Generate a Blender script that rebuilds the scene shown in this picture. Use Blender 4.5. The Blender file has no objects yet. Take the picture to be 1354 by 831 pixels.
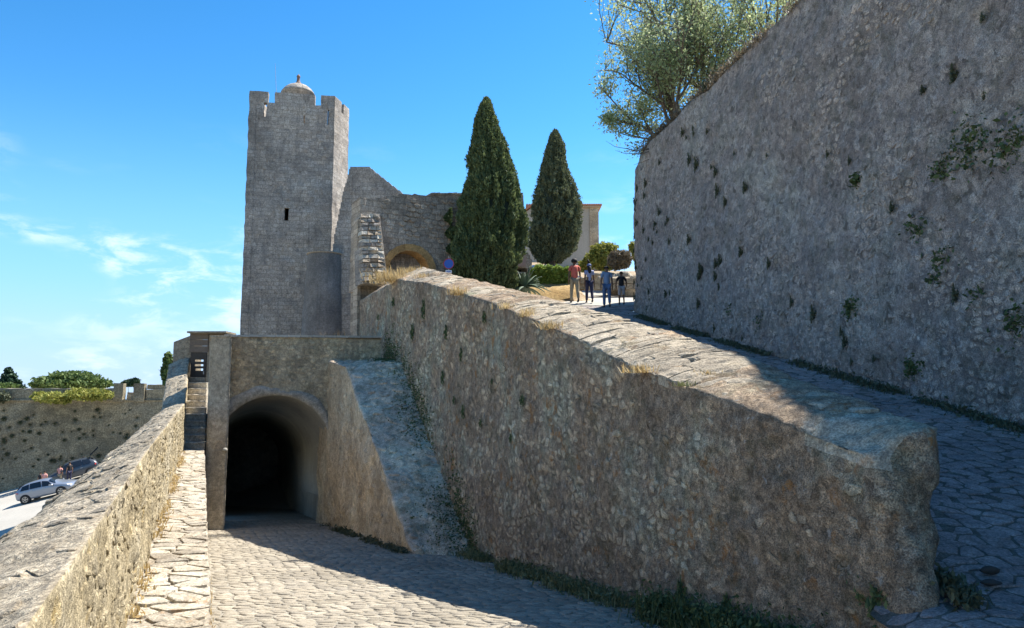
import bpy, math, random
import numpy as np
from mathutils import Matrix
R = math.radians
rng = np.random.default_rng(7); random.seed(7)
sc = bpy.context.scene
COL = sc.collection
# ---------------------------------------------------------------- camera, light, exposure
PITCH = R(6.056); FPX = 985.0
cam = bpy.data.cameras.new('camera'); cam.lens = FPX/1354*36; cam.sensor_width = 36; cam.clip_start = .05; cam.clip_end = 6000
co = bpy.data.objects.new('camera', cam); COL.objects.link(co); co.rotation_euler = (R(90)+PITCH, 0, 0); sc.camera = co
SUN = np.array([.53, .36, 1.0]); SUN /= np.linalg.norm(SUN)
sun_el = math.asin(SUN[2]); sun_az = math.atan2(SUN[0], SUN[1])
sl = bpy.data.lights.new('sun', 'SUN'); sl.energy = 3.7; sl.angle = R(.53); sl.color = (1, .95, .87)
so = bpy.data.objects.new('sun', sl); COL.objects.link(so)
so.rotation_euler = (math.pi/2-sun_el, 0, math.pi-sun_az)
world = bpy.data.worlds.new('World'); sc.world = world; world.use_nodes = True
sc.view_settings.view_transform = 'Standard'; sc.view_settings.look = 'None'; sc.view_settings.gamma = 1; sc.view_settings.exposure = 1.6

class NT:
    def __init__(s, tree): s.t = tree
    def n(s, typ, ins=None, **kw):
        nd = s.t.nodes.new(typ)
        for k, v in kw.items(): setattr(nd, k, v)
        for k, v in (ins or {}).items():
            if isinstance(v, bpy.types.NodeSocket): s.t.links.new(v, nd.inputs[k])
            else: nd.inputs[k].default_value = v
        return nd
    def math(s, op, a, b=0.0, clamp=False):
        return s.n('ShaderNodeMath', {0: a, 1: b}, operation=op, use_clamp=clamp).outputs[0]
    def mix(s, f, a, b, bt='MIX'):
        m = s.n('ShaderNodeMix', data_type='RGBA', blend_type=bt)
        for k, v in ((0, f), (6, a), (7, b)):
            if isinstance(v, bpy.types.NodeSocket): s.t.links.new(v, m.inputs[k])
            else: m.inputs[k].default_value = v if k == 0 else (*v[:3], 1)
        return m.outputs[2]
    def noise(s, vec, scale, detail=5, rough=.55, dist=0.0):
        return s.n('ShaderNodeTexNoise', {'Vector': vec, 'Scale': scale, 'Detail': detail, 'Roughness': rough, 'Distortion': dist}).outputs[0]
    def ramp(s, f, stops, interp='LINEAR'):
        r = s.n('ShaderNodeValToRGB', {0: f}); cr = r.color_ramp; cr.interpolation = interp
        while len(cr.elements) < len(stops): cr.elements.new(.5)
        for e, (p, c) in zip(cr.elements, stops): e.position = p; e.color = (*c, 1) if len(c) == 3 else c
        return r.outputs[0]
    def step(s, f, a, b):
        return s.n('ShaderNodeMapRange', {0: f, 1: a, 2: b, 3: 0.0, 4: 1.0}, interpolation_type='SMOOTHSTEP').outputs[0]

w = NT(world.node_tree); w.t.nodes.clear()
sky = w.n('ShaderNodeTexSky', sky_type='NISHITA', sun_disc=False, sun_elevation=sun_el, sun_rotation=sun_az, altitude=200, air_density=1.0, dust_density=.1, ozone_density=1.0)
tc = w.n('ShaderNodeTexCoord').outputs['Generated']
gm = w.n('ShaderNodeGamma', {'Color': w.n('ShaderNodeHueSaturation', {'Value': .125, 'Color': sky.outputs[0]}).outputs[0], 'Gamma': 1.35}).outputs[0]
hs = w.n('ShaderNodeHueSaturation', {'Hue': .492, 'Saturation': 1.22, 'Value': 9.1, 'Color': gm}).outputs[0]
sep = w.n('ShaderNodeSeparateXYZ', {0: tc})
mp = w.n('ShaderNodeMapping', {'Vector': tc, 'Scale': (3.2, 3.2, 9.0), 'Location': (0.35, .1, .25)}).outputs[0]
n1 = w.noise(mp, 1.25, 3, .5); n2 = w.noise(mp, 4.6, 8, .62, .35)
patch = w.step(n1, .43, .60)
band = w.math('MULTIPLY', w.step(sep.outputs[2], -.02, .03), w.math('SUBTRACT', 1.0, w.step(sep.outputs[2], .16, .34)))
cl = w.math('MULTIPLY', w.math('MULTIPLY', w.step(n2, .42, .66), patch), band)
low = w.math('MULTIPLY', w.math('SUBTRACT', 1.0, w.step(sep.outputs[2], .0, .10)), .35)
lown = w.math('MULTIPLY', w.step(n2, .35, .7), low)
clf = w.math('MULTIPLY', w.math('MAXIMUM', cl, lown), .6)
hz = w.mix(w.math('MULTIPLY', w.math('SUBTRACT', 1.0, w.step(sep.outputs[2], -.02, .36)), .93), hs, (1.25, 2.6, 4.6))
hz = w.mix(w.math('MULTIPLY', w.math('SUBTRACT', 1.0, w.step(sep.outputs[2], -.02, .15)), .6), hz, (3.0, 3.8, 4.8))
skc = w.mix(clf, hz, (4.6, 5.1, 5.8))
bg = w.n('ShaderNodeBackground', {'Color': skc, 'Strength': .085})
wo = w.n('ShaderNodeOutputWorld', {'Surface': bg.outputs[0]})

# ---------------------------------------------------------------- helpers
def ray(px, py):
    u = (px-677)/FPX; v = (415.5-py)/FPX
    Y = math.cos(PITCH)-v*math.sin(PITCH); Z = math.sin(PITCH)+v*math.cos(PITCH)
    return u/Y, Z/Y
def at(px, py, d):
    a, b = ray(px, py); return np.array([a*d, d, b*d])
def on_line(px, py, x0, m):
    a, b = ray(px, py); d = x0/(a-m); return np.array([a*d, d, b*d])
def interp(x, xs, ys): return np.interp(x, xs, ys)

def _h(ix, iy, iz, seed):
    h = (ix.astype(np.uint32)*np.uint32(374761393)) ^ (iy.astype(np.uint32)*np.uint32(668265263)) ^ (iz.astype(np.uint32)*np.uint32(2246822519)) ^ np.uint32(seed*3266489917 & 0xffffffff)
    h = (h ^ (h >> np.uint32(13)))*np.uint32(1274126177); h = (h ^ (h >> np.uint32(15)))*np.uint32(2246822519); h ^= h >> np.uint32(16)
    return h.astype(np.float64)/4294967295.0
def vn(p, seed=0):
    p = np.asarray(p, float); i = np.floor(p); f = p-i; i = i.astype(np.int64); f = f*f*(3-2*f); o = 0
    for a in (0, 1):
        for b in (0, 1):
            for c in (0, 1):
                wt = (f[..., 0] if a else 1-f[..., 0])*(f[..., 1] if b else 1-f[..., 1])*(f[..., 2] if c else 1-f[..., 2])
                o = o+wt*_h(i[..., 0]+a, i[..., 1]+b, i[..., 2]+c, seed)
    return o*2-1
def fbm(p, scale, octv=3, seed=0):
    p = np.asarray(p, float)*scale; o = 0; a = 1
    for k in range(octv): o = o+a*vn(p*2**k+17.3*k, seed+k); a *= .5
    return o
def mk(name, V, F, mat=None, parent=None, smooth=False):
    me = bpy.data.meshes.new(name); V = np.asarray(V, np.float32).reshape(-1, 3)
    if isinstance(F, np.ndarray): F = [F]
    if F and not isinstance(F[0], np.ndarray):
        tot = np.array([len(f) for f in F], np.int32); idx = np.array([i for f in F for i in f], np.int32)
    else:
        tot = np.concatenate([np.full(len(f), f.shape[1], np.int32) for f in F]); idx = np.concatenate([f.ravel() for f in F]).astype(np.int32)
    me.vertices.add(len(V)); me.vertices.foreach_set('co', V.ravel())
    me.loops.add(len(idx)); me.loops.foreach_set('vertex_index', idx)
    me.polygons.add(len(tot)); st = np.concatenate([[0], np.cumsum(tot)[:-1]]).astype(np.int32)
    me.polygons.foreach_set('loop_start', st); me.polygons.foreach_set('loop_total', tot)
    me.update(calc_edges=True)
    me.polygons.foreach_set('use_smooth', np.full(len(tot), smooth))
    if mat: me.materials.append(mat)
    o = bpy.data.objects.new(name, me); COL.objects.link(o)
    if parent: par(o, parent)
    return o
def par(o, p):
    o.parent = p; o.matrix_parent_inverse = Matrix.Translation(-p.location) if p.type == 'EMPTY' else Matrix.Identity(4)
def props(o, label=None, cat=None, group=None, kind=None):
    for k, v in (('label', label), ('category', cat), ('group', group), ('kind', kind)):
        if v: o[k] = v
    return o
def thing(name, label, cat, loc=(0, 0, 0), group=None):
    o = bpy.data.objects.new(name, None); COL.objects.link(o); o.location = tuple(float(a) for a in loc); o.empty_display_size = .2
    return props(o, label, cat, group)
def copy_thing(o, loc, rz=0., s=1., label=None):
    c = o.copy(); COL.objects.link(c)
    c.location = tuple(float(a) for a in loc); c.rotation_euler = (o.rotation_euler[0], o.rotation_euler[1], rz); c.scale = (s, s, s)
    if label: c['label'] = label
    for ch in list(o.children):
        d = ch.copy(); COL.objects.link(d); d.parent = c
        for g in list(ch.children):
            e = g.copy(); COL.objects.link(e); e.parent = d
    return c
def grid_faces(nu, nv, closed=False):
    i, j = np.meshgrid(np.arange(nu-1), np.arange(nv if closed else nv-1), indexing='ij')
    a = i*nv+j; b = i*nv+(j+1) % nv
    return np.stack([a, a+nv, b+nv, b], -1).reshape(-1, 4)
def normals(P):
    du = np.gradient(P, axis=0); dv = np.gradient(P, axis=1); n = np.cross(du, dv)
    return n/np.maximum(np.linalg.norm(n, axis=-1, keepdims=True), 1e-9)
def sheet(name, P, mat, parent=None, D=None, flip=False, smooth=True, closed=False):
    n = normals(P)*(-1 if flip else 1)
    if D is not None: P = P+n*D(P)[..., None]
    F = grid_faces(P.shape[0], P.shape[1], closed)
    if flip: F = F[:, ::-1]
    return mk(name, P, F, mat, parent, smooth)
class Acc:
    def __init__(s): s.V = []; s.F = []; s.k = 0
    def add(s, V, F):
        s.V.append(np.asarray(V, float).reshape(-1, 3)); s.F += [[i+s.k for i in f] for f in F]; s.k += len(s.V[-1])
    def box(s, c, d, rz=0., top=1.):
        x, y, z = np.array(d)/2; V = []
        for k, (sx, sy, sz) in enumerate([(-1,-1,-1),(1,-1,-1),(1,1,-1),(-1,1,-1),(-1,-1,1),(1,-1,1),(1,1,1),(-1,1,1)]):
            q = top if sz > 0 else 1; V.append((sx*x*q, sy*y*q, sz*z))
        V = np.array(V); ca, sa = math.cos(rz), math.sin(rz)
        V = np.stack([V[:, 0]*ca-V[:, 1]*sa, V[:, 0]*sa+V[:, 1]*ca, V[:, 2]], -1)+np.array(c)
        s.add(V, [(0,3,2,1),(4,5,6,7),(0,1,5,4),(1,2,6,5),(2,3,7,6),(3,0,4,7)])
    def tube(s, pts, rad, n=6, cap=True):
        pts = np.asarray(pts, float); m = len(pts); rad = np.broadcast_to(rad, m); T = np.gradient(pts, axis=0) if m > 1 else np.array([[0,0,1.]])
        T /= np.maximum(np.linalg.norm(T, axis=1, keepdims=True), 1e-9)
        ref = np.array([0, 0, 1.]) if abs(T[0][2]) < .9 else np.array([1., 0, 0])
        V = []
        for p, t, r in zip(pts, T, rad):
            a = np.cross(t, ref); a /= np.linalg.norm(a); b = np.cross(t, a)
            for k in range(n): th = 2*math.pi*k/n; V.append(p+r*(a*math.cos(th)+b*math.sin(th)))
        F = [(i*n+k, i*n+(k+1) % n, (i+1)*n+(k+1) % n, (i+1)*n+k) for i in range(m-1) for k in range(n)]
        if cap: F += [tuple(range(n))[::-1], tuple((m-1)*n+k for k in range(n))]
        s.add(V, F)
    def rev(s, prof, c=(0, 0, 0), n=16, sc=(1, 1)):
        V = []; m = len(prof)
        for r, z in prof:
            for k in range(n): th = 2*math.pi*k/n; V.append((c[0]+r*math.cos(th)*sc[0], c[1]+r*math.sin(th)*sc[1], c[2]+z))
        F = [(i*n+k, i*n+(k+1) % n, (i+1)*n+(k+1) % n, (i+1)*n+k) for i in range(m-1) for k in range(n)]+[tuple(range(n))[::-1], tuple((m-1)*n+k for k in range(n))]
        s.add(V, F)
    def prism(s, poly, off):
        poly = np.asarray(poly, float); m = len(poly); off = np.asarray(off, float)
        s.add(np.concatenate([poly, poly+off]), [tuple(range(m))[::-1], tuple(range(m, 2*m))]+[(k, (k+1) % m, (k+1) % m+m, k+m) for k in range(m)])
    def build(s, name, mat, parent=None, smooth=False): return mk(name, np.concatenate(s.V), s.F, mat, parent, smooth)

# ---------------------------------------------------------------- irregular stones
def clip(poly, nx, ny, d):
    out = []; m = len(poly)
    for i in range(m):
        a = poly[i]; b = poly[(i+1) % m]; da = a[0]*nx+a[1]*ny-d; db = b[0]*nx+b[1]*ny-d
        if da <= 0: out.append(a)
        if (da < 0 < db) or (db < 0 < da):
            t = da/(da-db); out.append((a[0]+(b[0]-a[0])*t, a[1]+(b[1]-a[1])*t))
    return out
def cells(u0, u1, v0, v1, su, sv, jit=.75, rr=None, keep=None):
    """irregular many-sided cells filling a rectangle, laid in loose courses"""
    rr = rr or random
    nu = max(1, int(round((u1-u0)/su))); nv = max(1, int(round((v1-v0)/sv))); su = (u1-u0)/nu; sv = (v1-v0)/nv; P = {}
    for j in range(-2, nv+2):
        for i in range(-2, nu+2):
            P[i, j] = (u0+(i+.5+(.5 if j & 1 else 0)+(rr.random()-.5)*jit)*su, v0+(j+.5+(rr.random()-.5)*jit)*sv)
    out = []; asp = su/sv
    for j in range(nv):
        for i in range(-1, nu):
            c = P[i, j]
            if keep and not keep(*c): continue
            poly = [(c[0]-su*1.3, c[1]-sv*1.3), (c[0]+su*1.3, c[1]-sv*1.3), (c[0]+su*1.3, c[1]+sv*1.3), (c[0]-su*1.3, c[1]+sv*1.3)]
            for dj in (-1, 0, 1, -2, 2):
                for di in ((-1, 0, 1, 2, -2) if abs(dj) < 2 else (-1, 0, 1)):
                    if di == 0 and dj == 0: continue
                    q = P.get((i+di, j+dj))
                    if q is None: continue
                    dx = (q[0]-c[0]); dy = (q[1]-c[1])*asp*asp   # metric stretched so cells keep the course's aspect
                    mx = (q[0]+c[0])/2; my = (q[1]+c[1])/2
                    poly = clip(poly, dx, dy, mx*dx+my*dy)
                    if len(poly) < 3: break
                if len(poly) < 3: break
            for nx, ny, d in ((-1, 0, -u0), (1, 0, u1), (0, -1, -v0), (0, 1, v1)):
                if len(poly) >= 3: poly = clip(poly, nx, ny, d)
            if len(poly) >= 3: out.append(poly)
    return out
def stones(parent, pname, polys, F, h=(.01, .03), joint=.012, mat=None, nparts=300, stuff='rubble', sink=.03, tilt=.15, shrink=0., smooth=False, seed=1, inner=.78, sharp=False):
    rr = random.Random(seed); UV = []; OFF = []; M = []
    for poly in polys:
        n = len(poly); cx = sum(p[0] for p in poly)/n; cy = sum(p[1] for p in poly)/n; q = []
        for i in range(n):
            a = poly[i]; b = poly[(i+1) % n]
            for t in ((.13, .87) if sharp else (.25, .75)): q.append((a[0]+(b[0]-a[0])*t, a[1]+(b[1]-a[1])*t))
        rad = sum(math.hypot(p[0]-cx, p[1]-cy) for p in q)/len(q)
        if rad < .02: continue
        if len(q) > 12: q = q[::2] if len(q) > 16 else q[:12] if False else q
        hh = rr.uniform(*h); tx, ty = rr.uniform(-tilt, tilt), rr.uniform(-tilt, tilt); k = 1-shrink*rr.random(); m = len(q); base = []
        for p in q:
            dx, dy = p[0]-cx, p[1]-cy; r = math.hypot(dx, dy) or 1e-6; f = max(.3, 1-joint/r)*k*rr.uniform(.93, 1.0); base.append((dx*f, dy*f))
        for sc_, o0, jz in ((1.0, -sink, 0), (.97, hh*.5, .15), (inner, hh, .12)):
            for dx, dy in base:
                UV.append((cx+dx*sc_, cy+dy*sc_)); OFF.append(o0+(0 if o0 < 0 else dx*tx+dy*ty+hh*jz*(rr.random()-.5)))
        UV.append((cx, cy)); OFF.append(hh*rr.uniform(.9, 1.15)); M.append((m, cx, cy, rad))
    P, N = F(np.array(UV)); V = P+N*np.array(OFF)[:, None]
    k = 0; items = []
    for m, cx, cy, rad in M:
        fs = []
        for r0 in (0, m):
            for i in range(m): j = (i+1) % m; fs.append((r0+i, r0+j, r0+m+j, r0+m+i))
        for i in range(m): fs.append((2*m+i, 2*m+(i+1) % m, 3*m))
        c = V[k+3*m]; nn = N[k+3*m]; d = np.linalg.norm(c)
        uu, vv = c[0]/max(c[1], .1), c[2]/max(c[1], .1)
        vis = c[1] > 1 and abs(uu) < .72 and -.33 < vv < .62 and -(nn@c) > 0
        items.append((rad*rad*abs(nn@c)/d**3 if vis else -d*1e-3, k, m, fs)); k += 3*m+1
    order = sorted(range(len(items)), key=lambda i: -items[i][0]); top = set(order[:nparts]); acc = Acc()
    for i, (s_, k0, m, fs) in enumerate(items):
        VV = V[k0:k0+3*m+1]
        if i in top and s_ > 0: mk(pname, VV, fs, mat, parent, smooth)
        else: acc.add(VV, fs)
    if acc.V: props(acc.build(stuff, mat, parent, smooth), kind='stuff')
def patchF(Pf, D=None, e=.02, flip=1):
    def F(uv):
        p = Pf(uv[:, 0], uv[:, 1]); du = Pf(uv[:, 0]+e, uv[:, 1])-p; dv = Pf(uv[:, 0], uv[:, 1]+e)-p
        n = np.cross(du, dv); n /= np.maximum(np.linalg.norm(n, axis=1, keepdims=True), 1e-9); n *= flip
        if D is not None: p = p+n*D(p)[:, None]
        return p, n
    return F

# ---------------------------------------------------------------- materials
MATS = {}
GAIN = {'limestone_cobble': (.86, .86, .84), 'pale_limestone_coping': (1.0, .95, .89), 'honey_limestone_rubble': (.99, .96, .89), 'grey_weathered_coping': (.92, .85, .75), 'pale_gravel_surface': (.82, .81, .78), 'gritty_joint_soil': (.86, .86, .84), 'brown_rubble_masonry': (1.95, 1.72, 1.55), 'brown_rubble_stone': (1.9, 1.68, 1.5), 'grey_weathered_render': (1.95, 1.68, 1.46), 'grey_rubble_stone': (2.0, 1.72, 1.5), 'grey_coursed_masonry': (1.46, 1.36, 1.26),
        'grey_green_old_masonry': (2.0, 1.7, 1.4), 'blue_grey_buttress_slab': (2.1, 1.6, 1.3), 'worn_grey_paving_stone': (1.6, 1.4, 1.35), 'dark_joint_soil': (1.4, 1.35, 1.3), 'brown_grey_masonry': (1.3, 1.25, 1.22),
        'tan_plaster_masonry': (1.55, 1.5, 1.4), 'tan_pier_masonry': (1.45, 1.4, 1.4), 'olive_grey_masonry': (1.2, 1.08, .9), 'grey_step_stone': (1.6, 1.5, 1.4), 'worn_arch_plaster': (1.25, 1.2, 1.2), 'dark_tunnel_masonry': (1.5, 1.5, 1.5)}
def stone_mat(name, cols, patch=.7, dark=(.05, .05, .045), dark_amt=.5, dark_scale=1.6, lichen=(.45, .2, .05), lich=.0, streak=0., white=0., moss=0., bump=.5, tint=.3, cell=0., cellz=1., grain=45, fine=.3, blotch=(.3, .28, .24), blotch_amt=0., pit_shade=0., cellc=1., course=None):
    gn = GAIN.get(name, (1, 1, 1)); cols = [tuple(min(.6, a*b) for a, b in zip(c_, gn)) for c_ in cols]; dark = tuple(a*b for a, b in zip(dark, gn))
    m = bpy.data.materials.new(name); m.use_nodes = True; t = NT(m.node_tree); bs = t.t.nodes['Principled BSDF']
    pos = t.n('ShaderNodeNewGeometry'); P = pos.outputs['Position']; isl = pos.outputs['Random Per Island']; ob = t.n('ShaderNodeObjectInfo').outputs['Random']
    rnd = t.math('FRACT', t.math('ADD', isl, ob))
    nn = t.noise(P, patch, 8, .65, .3)
    k = len(cols); c = t.ramp(nn, [(.32+.36*i/(k-1), cols[i]) for i in range(k)])
    if blotch_amt:
        c = t.mix(t.math('MULTIPLY', t.step(t.noise(P, 3.3, 6, .7, .6), .5, .62), blotch_amt), c, blotch)
    if cell:
        mpn = t.n('ShaderNodeMapping', {'Vector': P, 'Scale': (1, 1, cellz)}).outputs[0]
        wv = t.n('ShaderNodeMix', {0: .30}, data_type='VECTOR')
        nz = t.n('ShaderNodeTexNoise', {'Vector': P, 'Scale': 1.2*cell, 'Detail': 5, 'Roughness': .65}); t.t.links.new(mpn, wv.inputs[4]); t.t.links.new(nz.outputs[1], wv.inputs[5])
        vo = t.n('ShaderNodeTexVoronoi', {'Vector': wv.outputs[1], 'Scale': cell, 'Randomness': .9}, feature='F1')
        vd = t.n('ShaderNodeTexVoronoi', {'Vector': wv.outputs[1], 'Scale': cell, 'Randomness': .9}, feature='DISTANCE_TO_EDGE')
        cv = t.n('ShaderNodeSeparateXYZ', {0: vo.outputs['Color']}).outputs[0]
        c = t.mix(1.0, c, t.ramp(cv, [(0, (1-.2*cellc,)*3), (.5, (.97, .97, .97)), (1, (1+.16*cellc, 1+.15*cellc, 1+.12*cellc))]), 'MULTIPLY')
        edge = t.step(vd.outputs['Distance'], 0., .09)
    if course:
        sp_ = t.n('ShaderNodeSeparateXYZ', {0: P}); wob = t.math('MULTIPLY', t.math('SUBTRACT', t.noise(P, 2.2, 3, .6), .5), .16)
        uv_ = t.n('ShaderNodeCombineXYZ', {0: t.math('ADD', t.math('ADD', sp_.outputs[0], t.math('MULTIPLY', sp_.outputs[1], .55)), wob), 1: t.math('ADD', sp_.outputs[2], wob)}).outputs[0]
        bk_ = t.n('ShaderNodeTexBrick', {'Vector': uv_, 'Color1': (.78, .77, .75, 1), 'Color2': (1.2, 1.19, 1.16, 1), 'Mortar': (.68, .66, .62, 1), 'Scale': 1.0, 'Mortar Size': .022, 'Mortar Smooth': .4, 'Bias': 0., 'Brick Width': course[0], 'Row Height': course[1]}, offset=.43, squash=.8, squash_frequency=3)
        c = t.mix(.9, c, bk_.outputs[0], 'MULTIPLY')
    med = t.noise(P, 9, 6, .7); fin = t.noise(P, grain, 5, .7)
    c = t.mix(1.0, c, t.ramp(med, [(.36, (1-fine, 1-fine, 1-fine)), (.64, (1+fine*.8,)*3)]), 'MULTIPLY')
    c = t.mix(1.0, c, t.ramp(fin, [(.40, (1-fine*1.1,)*3), (.60, (1+fine*1.0,)*3)]), 'MULTIPLY')
    if tint: c = t.mix(1.0, c, t.ramp(rnd, [(0, (1-tint, 1-tint, 1-tint*.95)), (.5, (1, .98, .95)), (1, (1+tint, 1+tint*.95, 1+tint*.8))]), 'MULTIPLY')
    if dark_amt: c = t.mix(t.math('MULTIPLY', t.step(t.noise(P, dark_scale, 9, .72, .4), .50, .66), dark_amt), c, dark)
    if streak:
        sm = t.n('ShaderNodeMapping', {'Vector': P, 'Scale': (2.6, 2.6, .28)}).outputs[0]
        c = t.mix(t.math('MULTIPLY', t.step(t.noise(sm, 1.0, 7, .7), .5, .68), streak), c, dark)
    if lich: c = t.mix(t.math('MULTIPLY', t.math('MULTIPLY', t.step(t.noise(P, 4.1, 6, .7), .54, .64), t.step(t.noise(P, .8, 3, .5), .46, .58)), lich), c, lichen)
    if pit_shade: c = t.mix(t.math('MULTIPLY', t.step(t.noise(P, 5.5, 5, .62, .8), .575, .64), pit_shade), c, tuple(a*.45 for a in dark))  # shade of small holes painted into the colour as dark spots
    if white: c = t.mix(t.math('MULTIPLY', t.step(t.noise(P, 7.3, 5, .75, .5), .60, .68), white), c, (.62, .6, .55))
    if moss: c = t.mix(t.math('MULTIPLY', t.step(t.noise(P, 2.2, 7, .75), .5, .6), moss), c, (.07, .085, .035))
    t.t.links.new(c, bs.inputs['Base Color']); bs.inputs['Roughness'].default_value = .92; bs.inputs['Specular IOR Level'].default_value = .25
    hgt = t.math('ADD', t.math('MULTIPLY', med, .6), t.math('MULTIPLY', fin, .4))
    if cell: hgt = t.math('ADD', hgt, t.math('MULTIPLY', edge, .12))
    b = t.n('ShaderNodeBump', {'Strength': bump, 'Distance': .05, 'Height': hgt}); t.t.links.new(b.outputs[0], bs.inputs['Normal'])
    MATS[name] = m; return m
def plain(name, col, rough=.7, metal=0., coat=0., noise=.12, nscale=20, trans=0., alpha=1.):
    m = bpy.data.materials.new(name); m.use_nodes = True; t = NT(m.node_tree); bs = t.t.nodes['Principled BSDF']
    tcn = t.n('ShaderNodeTexCoord').outputs['Object']; f = t.noise(tcn, nscale, 5, .6)
    c = t.mix(f, tuple(a*(1-noise) for a in col), tuple(min(1, a*(1+noise)) for a in col)); t.t.links.new(c, bs.inputs['Base Color'])
    bs.inputs['Roughness'].default_value = rough; bs.inputs['Metallic'].default_value = metal; bs.inputs['Coat Weight'].default_value = coat
    return m
def leaf_mat(name, c0, c1, c2, trans=.3, scale=.6):
    m = bpy.data.materials.new(name); m.use_nodes = True; t = NT(m.node_tree); t.t.nodes.clear()
    g = t.n('ShaderNodeNewGeometry'); P = g.outputs['Position']
    f = t.math('ADD', t.math('MULTIPLY', g.outputs['Random Per Island'], .5), t.math('MULTIPLY', t.noise(P, scale, 4, .6), .5))
    c = t.ramp(f, [(.2, c0), (.5, c1), (.8, c2)])
    d = t.n('ShaderNodeBsdfPrincipled', {'Base Color': c, 'Roughness': .65, 'Specular IOR Level': .3}); tr = t.n('ShaderNodeBsdfTranslucent', {'Color': c})
    mx = t.n('ShaderNodeMixShader', {0: trans, 1: d.outputs[0], 2: tr.outputs[0]}); t.n('ShaderNodeOutputMaterial', {'Surface': mx.outputs[0]}); return m

M_wall = stone_mat('brown_rubble_masonry', [(.20, .165, .12), (.31, .265, .20), (.41, .355, .28)], dark_amt=.35, dark=(.10, .082, .062), lich=.7, white=.5, cell=11, bump=1.2, blotch=(.42, .36, .28), blotch_amt=.6, moss=.28, streak=.2, grain=75, fine=.42, pit_shade=.45)
M_wallst = stone_mat('brown_rubble_stone', [(.21, .175, .13), (.33, .285, .22), (.43, .38, .31)], dark_amt=.3, dark=(.10, .082, .062), lich=.6, white=.4, bump=1.2, tint=.10, streak=.15, grain=75, fine=.36, moss=.22, pit_shade=.5)
M_cope = stone_mat('pale_limestone_coping', [(.30, .27, .22), (.39, .35, .28), (.46, .42, .345)], dark_amt=.4, dark=(.17, .15, .12), dark_scale=3, lich=.15, lichen=(.4, .3, .12), bump=1., tint=.09, fine=.3)
M_cobble = stone_mat('limestone_cobble', [(.27, .24, .195), (.36, .32, .26), (.42, .375, .31)], dark_amt=.25, dark=(.2, .18, .15), dark_scale=2.3, bump=.5, tint=.17, fine=.16)
M_joint = stone_mat('gritty_joint_soil', [(.26, .235, .19), (.33, .3, .25), (.38, .35, .29)], dark_amt=.15, bump=.7, tint=0)
M_rampst = stone_mat('worn_grey_paving_stone', [(.15, .155, .155), (.20, .20, .195), (.26, .255, .245)], dark_amt=.3, dark=(.08, .08, .08), bump=.9, tint=.14, fine=.28)
M_rampj = stone_mat('dark_joint_soil', [(.06, .058, .05), (.10, .095, .08), (.14, .13, .11)], dark_amt=.3, bump=.6, tint=0)
M_bast = stone_mat('grey_weathered_render', [(.19, .185, .18), (.265, .258, .25), (.34, .332, .32)], dark_amt=.45, dark=(.12, .116, .11), dark_scale=2.0, streak=.25, white=.22, bump=.9, moss=.25, patch=.35, fine=.34, grain=50, blotch=(.50, .475, .44), blotch_amt=.6, cell=7.5, pit_shade=.7, cellc=1.4)
M_bastst = stone_mat('grey_rubble_stone', [(.18, .175, .165), (.24, .232, .22), (.29, .28, .265)], dark_amt=.35, dark=(.09, .09, .085), bump=1.1, tint=.10, moss=.25, pit_shade=.6, blotch=(.50, .475, .44), blotch_amt=.4, fine=.4)
M_par = stone_mat('honey_limestone_rubble', [(.30, .25, .16), (.42, .37, .27), (.50, .46, .37)], dark_amt=.2, dark=(.2, .17, .12), lich=.5, lichen=(.5, .34, .1), cell=13, bump=.9, tint=.15)
M_partop = stone_mat('grey_weathered_coping', [(.25, .23, .195), (.35, .325, .275), (.43, .40, .345)], dark_amt=.5, dark=(.12, .11, .095), dark_scale=3.5, white=.2, bump=1., tint=.18, fine=.35)
M_ledge = stone_mat('pale_walkway_stone', [(.33, .28, .21), (.43, .385, .31), (.5, .465, .39)], dark_amt=.2, dark=(.2, .16, .1), dark_scale=2.5, lich=.5, lichen=(.38, .22, .1), bump=.9, tint=.2)
M_tower = stone_mat('grey_coursed_masonry', [(.17, .165, .155), (.25, .24, .225), (.32, .31, .285)], dark_amt=.55, dark=(.09, .088, .085), dark_scale=.55, streak=.5, white=.5, course=(.46, .27), pit_shade=.45, bump=1.0, patch=.25, tint=.0, grain=16, fine=.24, lich=.35, lichen=(.3, .2, .1))
M_gate = stone_mat('brown_grey_masonry', [(.22, .19, .15), (.31, .27, .215), (.39, .35, .29)], dark_amt=.45, dark=(.09, .08, .068), dark_scale=.9, white=.3, course=(.42, .24), bump=1., tint=.15, patch=.4, grain=20, fine=.24)
M_tan = stone_mat('tan_plaster_masonry', [(.26, .21, .145), (.34, .285, .21), (.4, .35, .27)], dark_amt=.3, cell=3, bump=.7, tint=.1)
M_ochre = stone_mat('ochre_arch_stone', [(.36, .2, .07), (.46, .28, .11), (.5, .34, .16)], dark_amt=.25, dark=(.2, .12, .06), bump=.4, tint=.15)
M_fac = stone_mat('grey_green_old_masonry', [(.20, .195, .16), (.27, .262, .215), (.34, .325, .27)], dark_amt=.5, dark=(.08, .078, .065), white=.45, cell=7, bump=.9, tint=.2, moss=.2, patch=.6, streak=.2)
M_plast = stone_mat('pale_tunnel_plaster', [(.33, .32, .28), (.41, .395, .345), (.47, .455, .40)], dark_amt=.45, dark=(.24, .23, .2), bump=.35, tint=.1, patch=.4, fine=.12, streak=.2)
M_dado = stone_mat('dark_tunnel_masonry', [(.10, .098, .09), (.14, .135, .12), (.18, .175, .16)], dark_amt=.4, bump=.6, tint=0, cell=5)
M_crown = stone_mat('eroded_yellow_limestone', [(.36, .31, .21), (.47, .42, .31), (.56, .52, .42)], dark_amt=.5, dark=(.16, .14, .11), dark_scale=3.5, lich=.8, bump=1.2, tint=.1, fine=.35)
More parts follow.
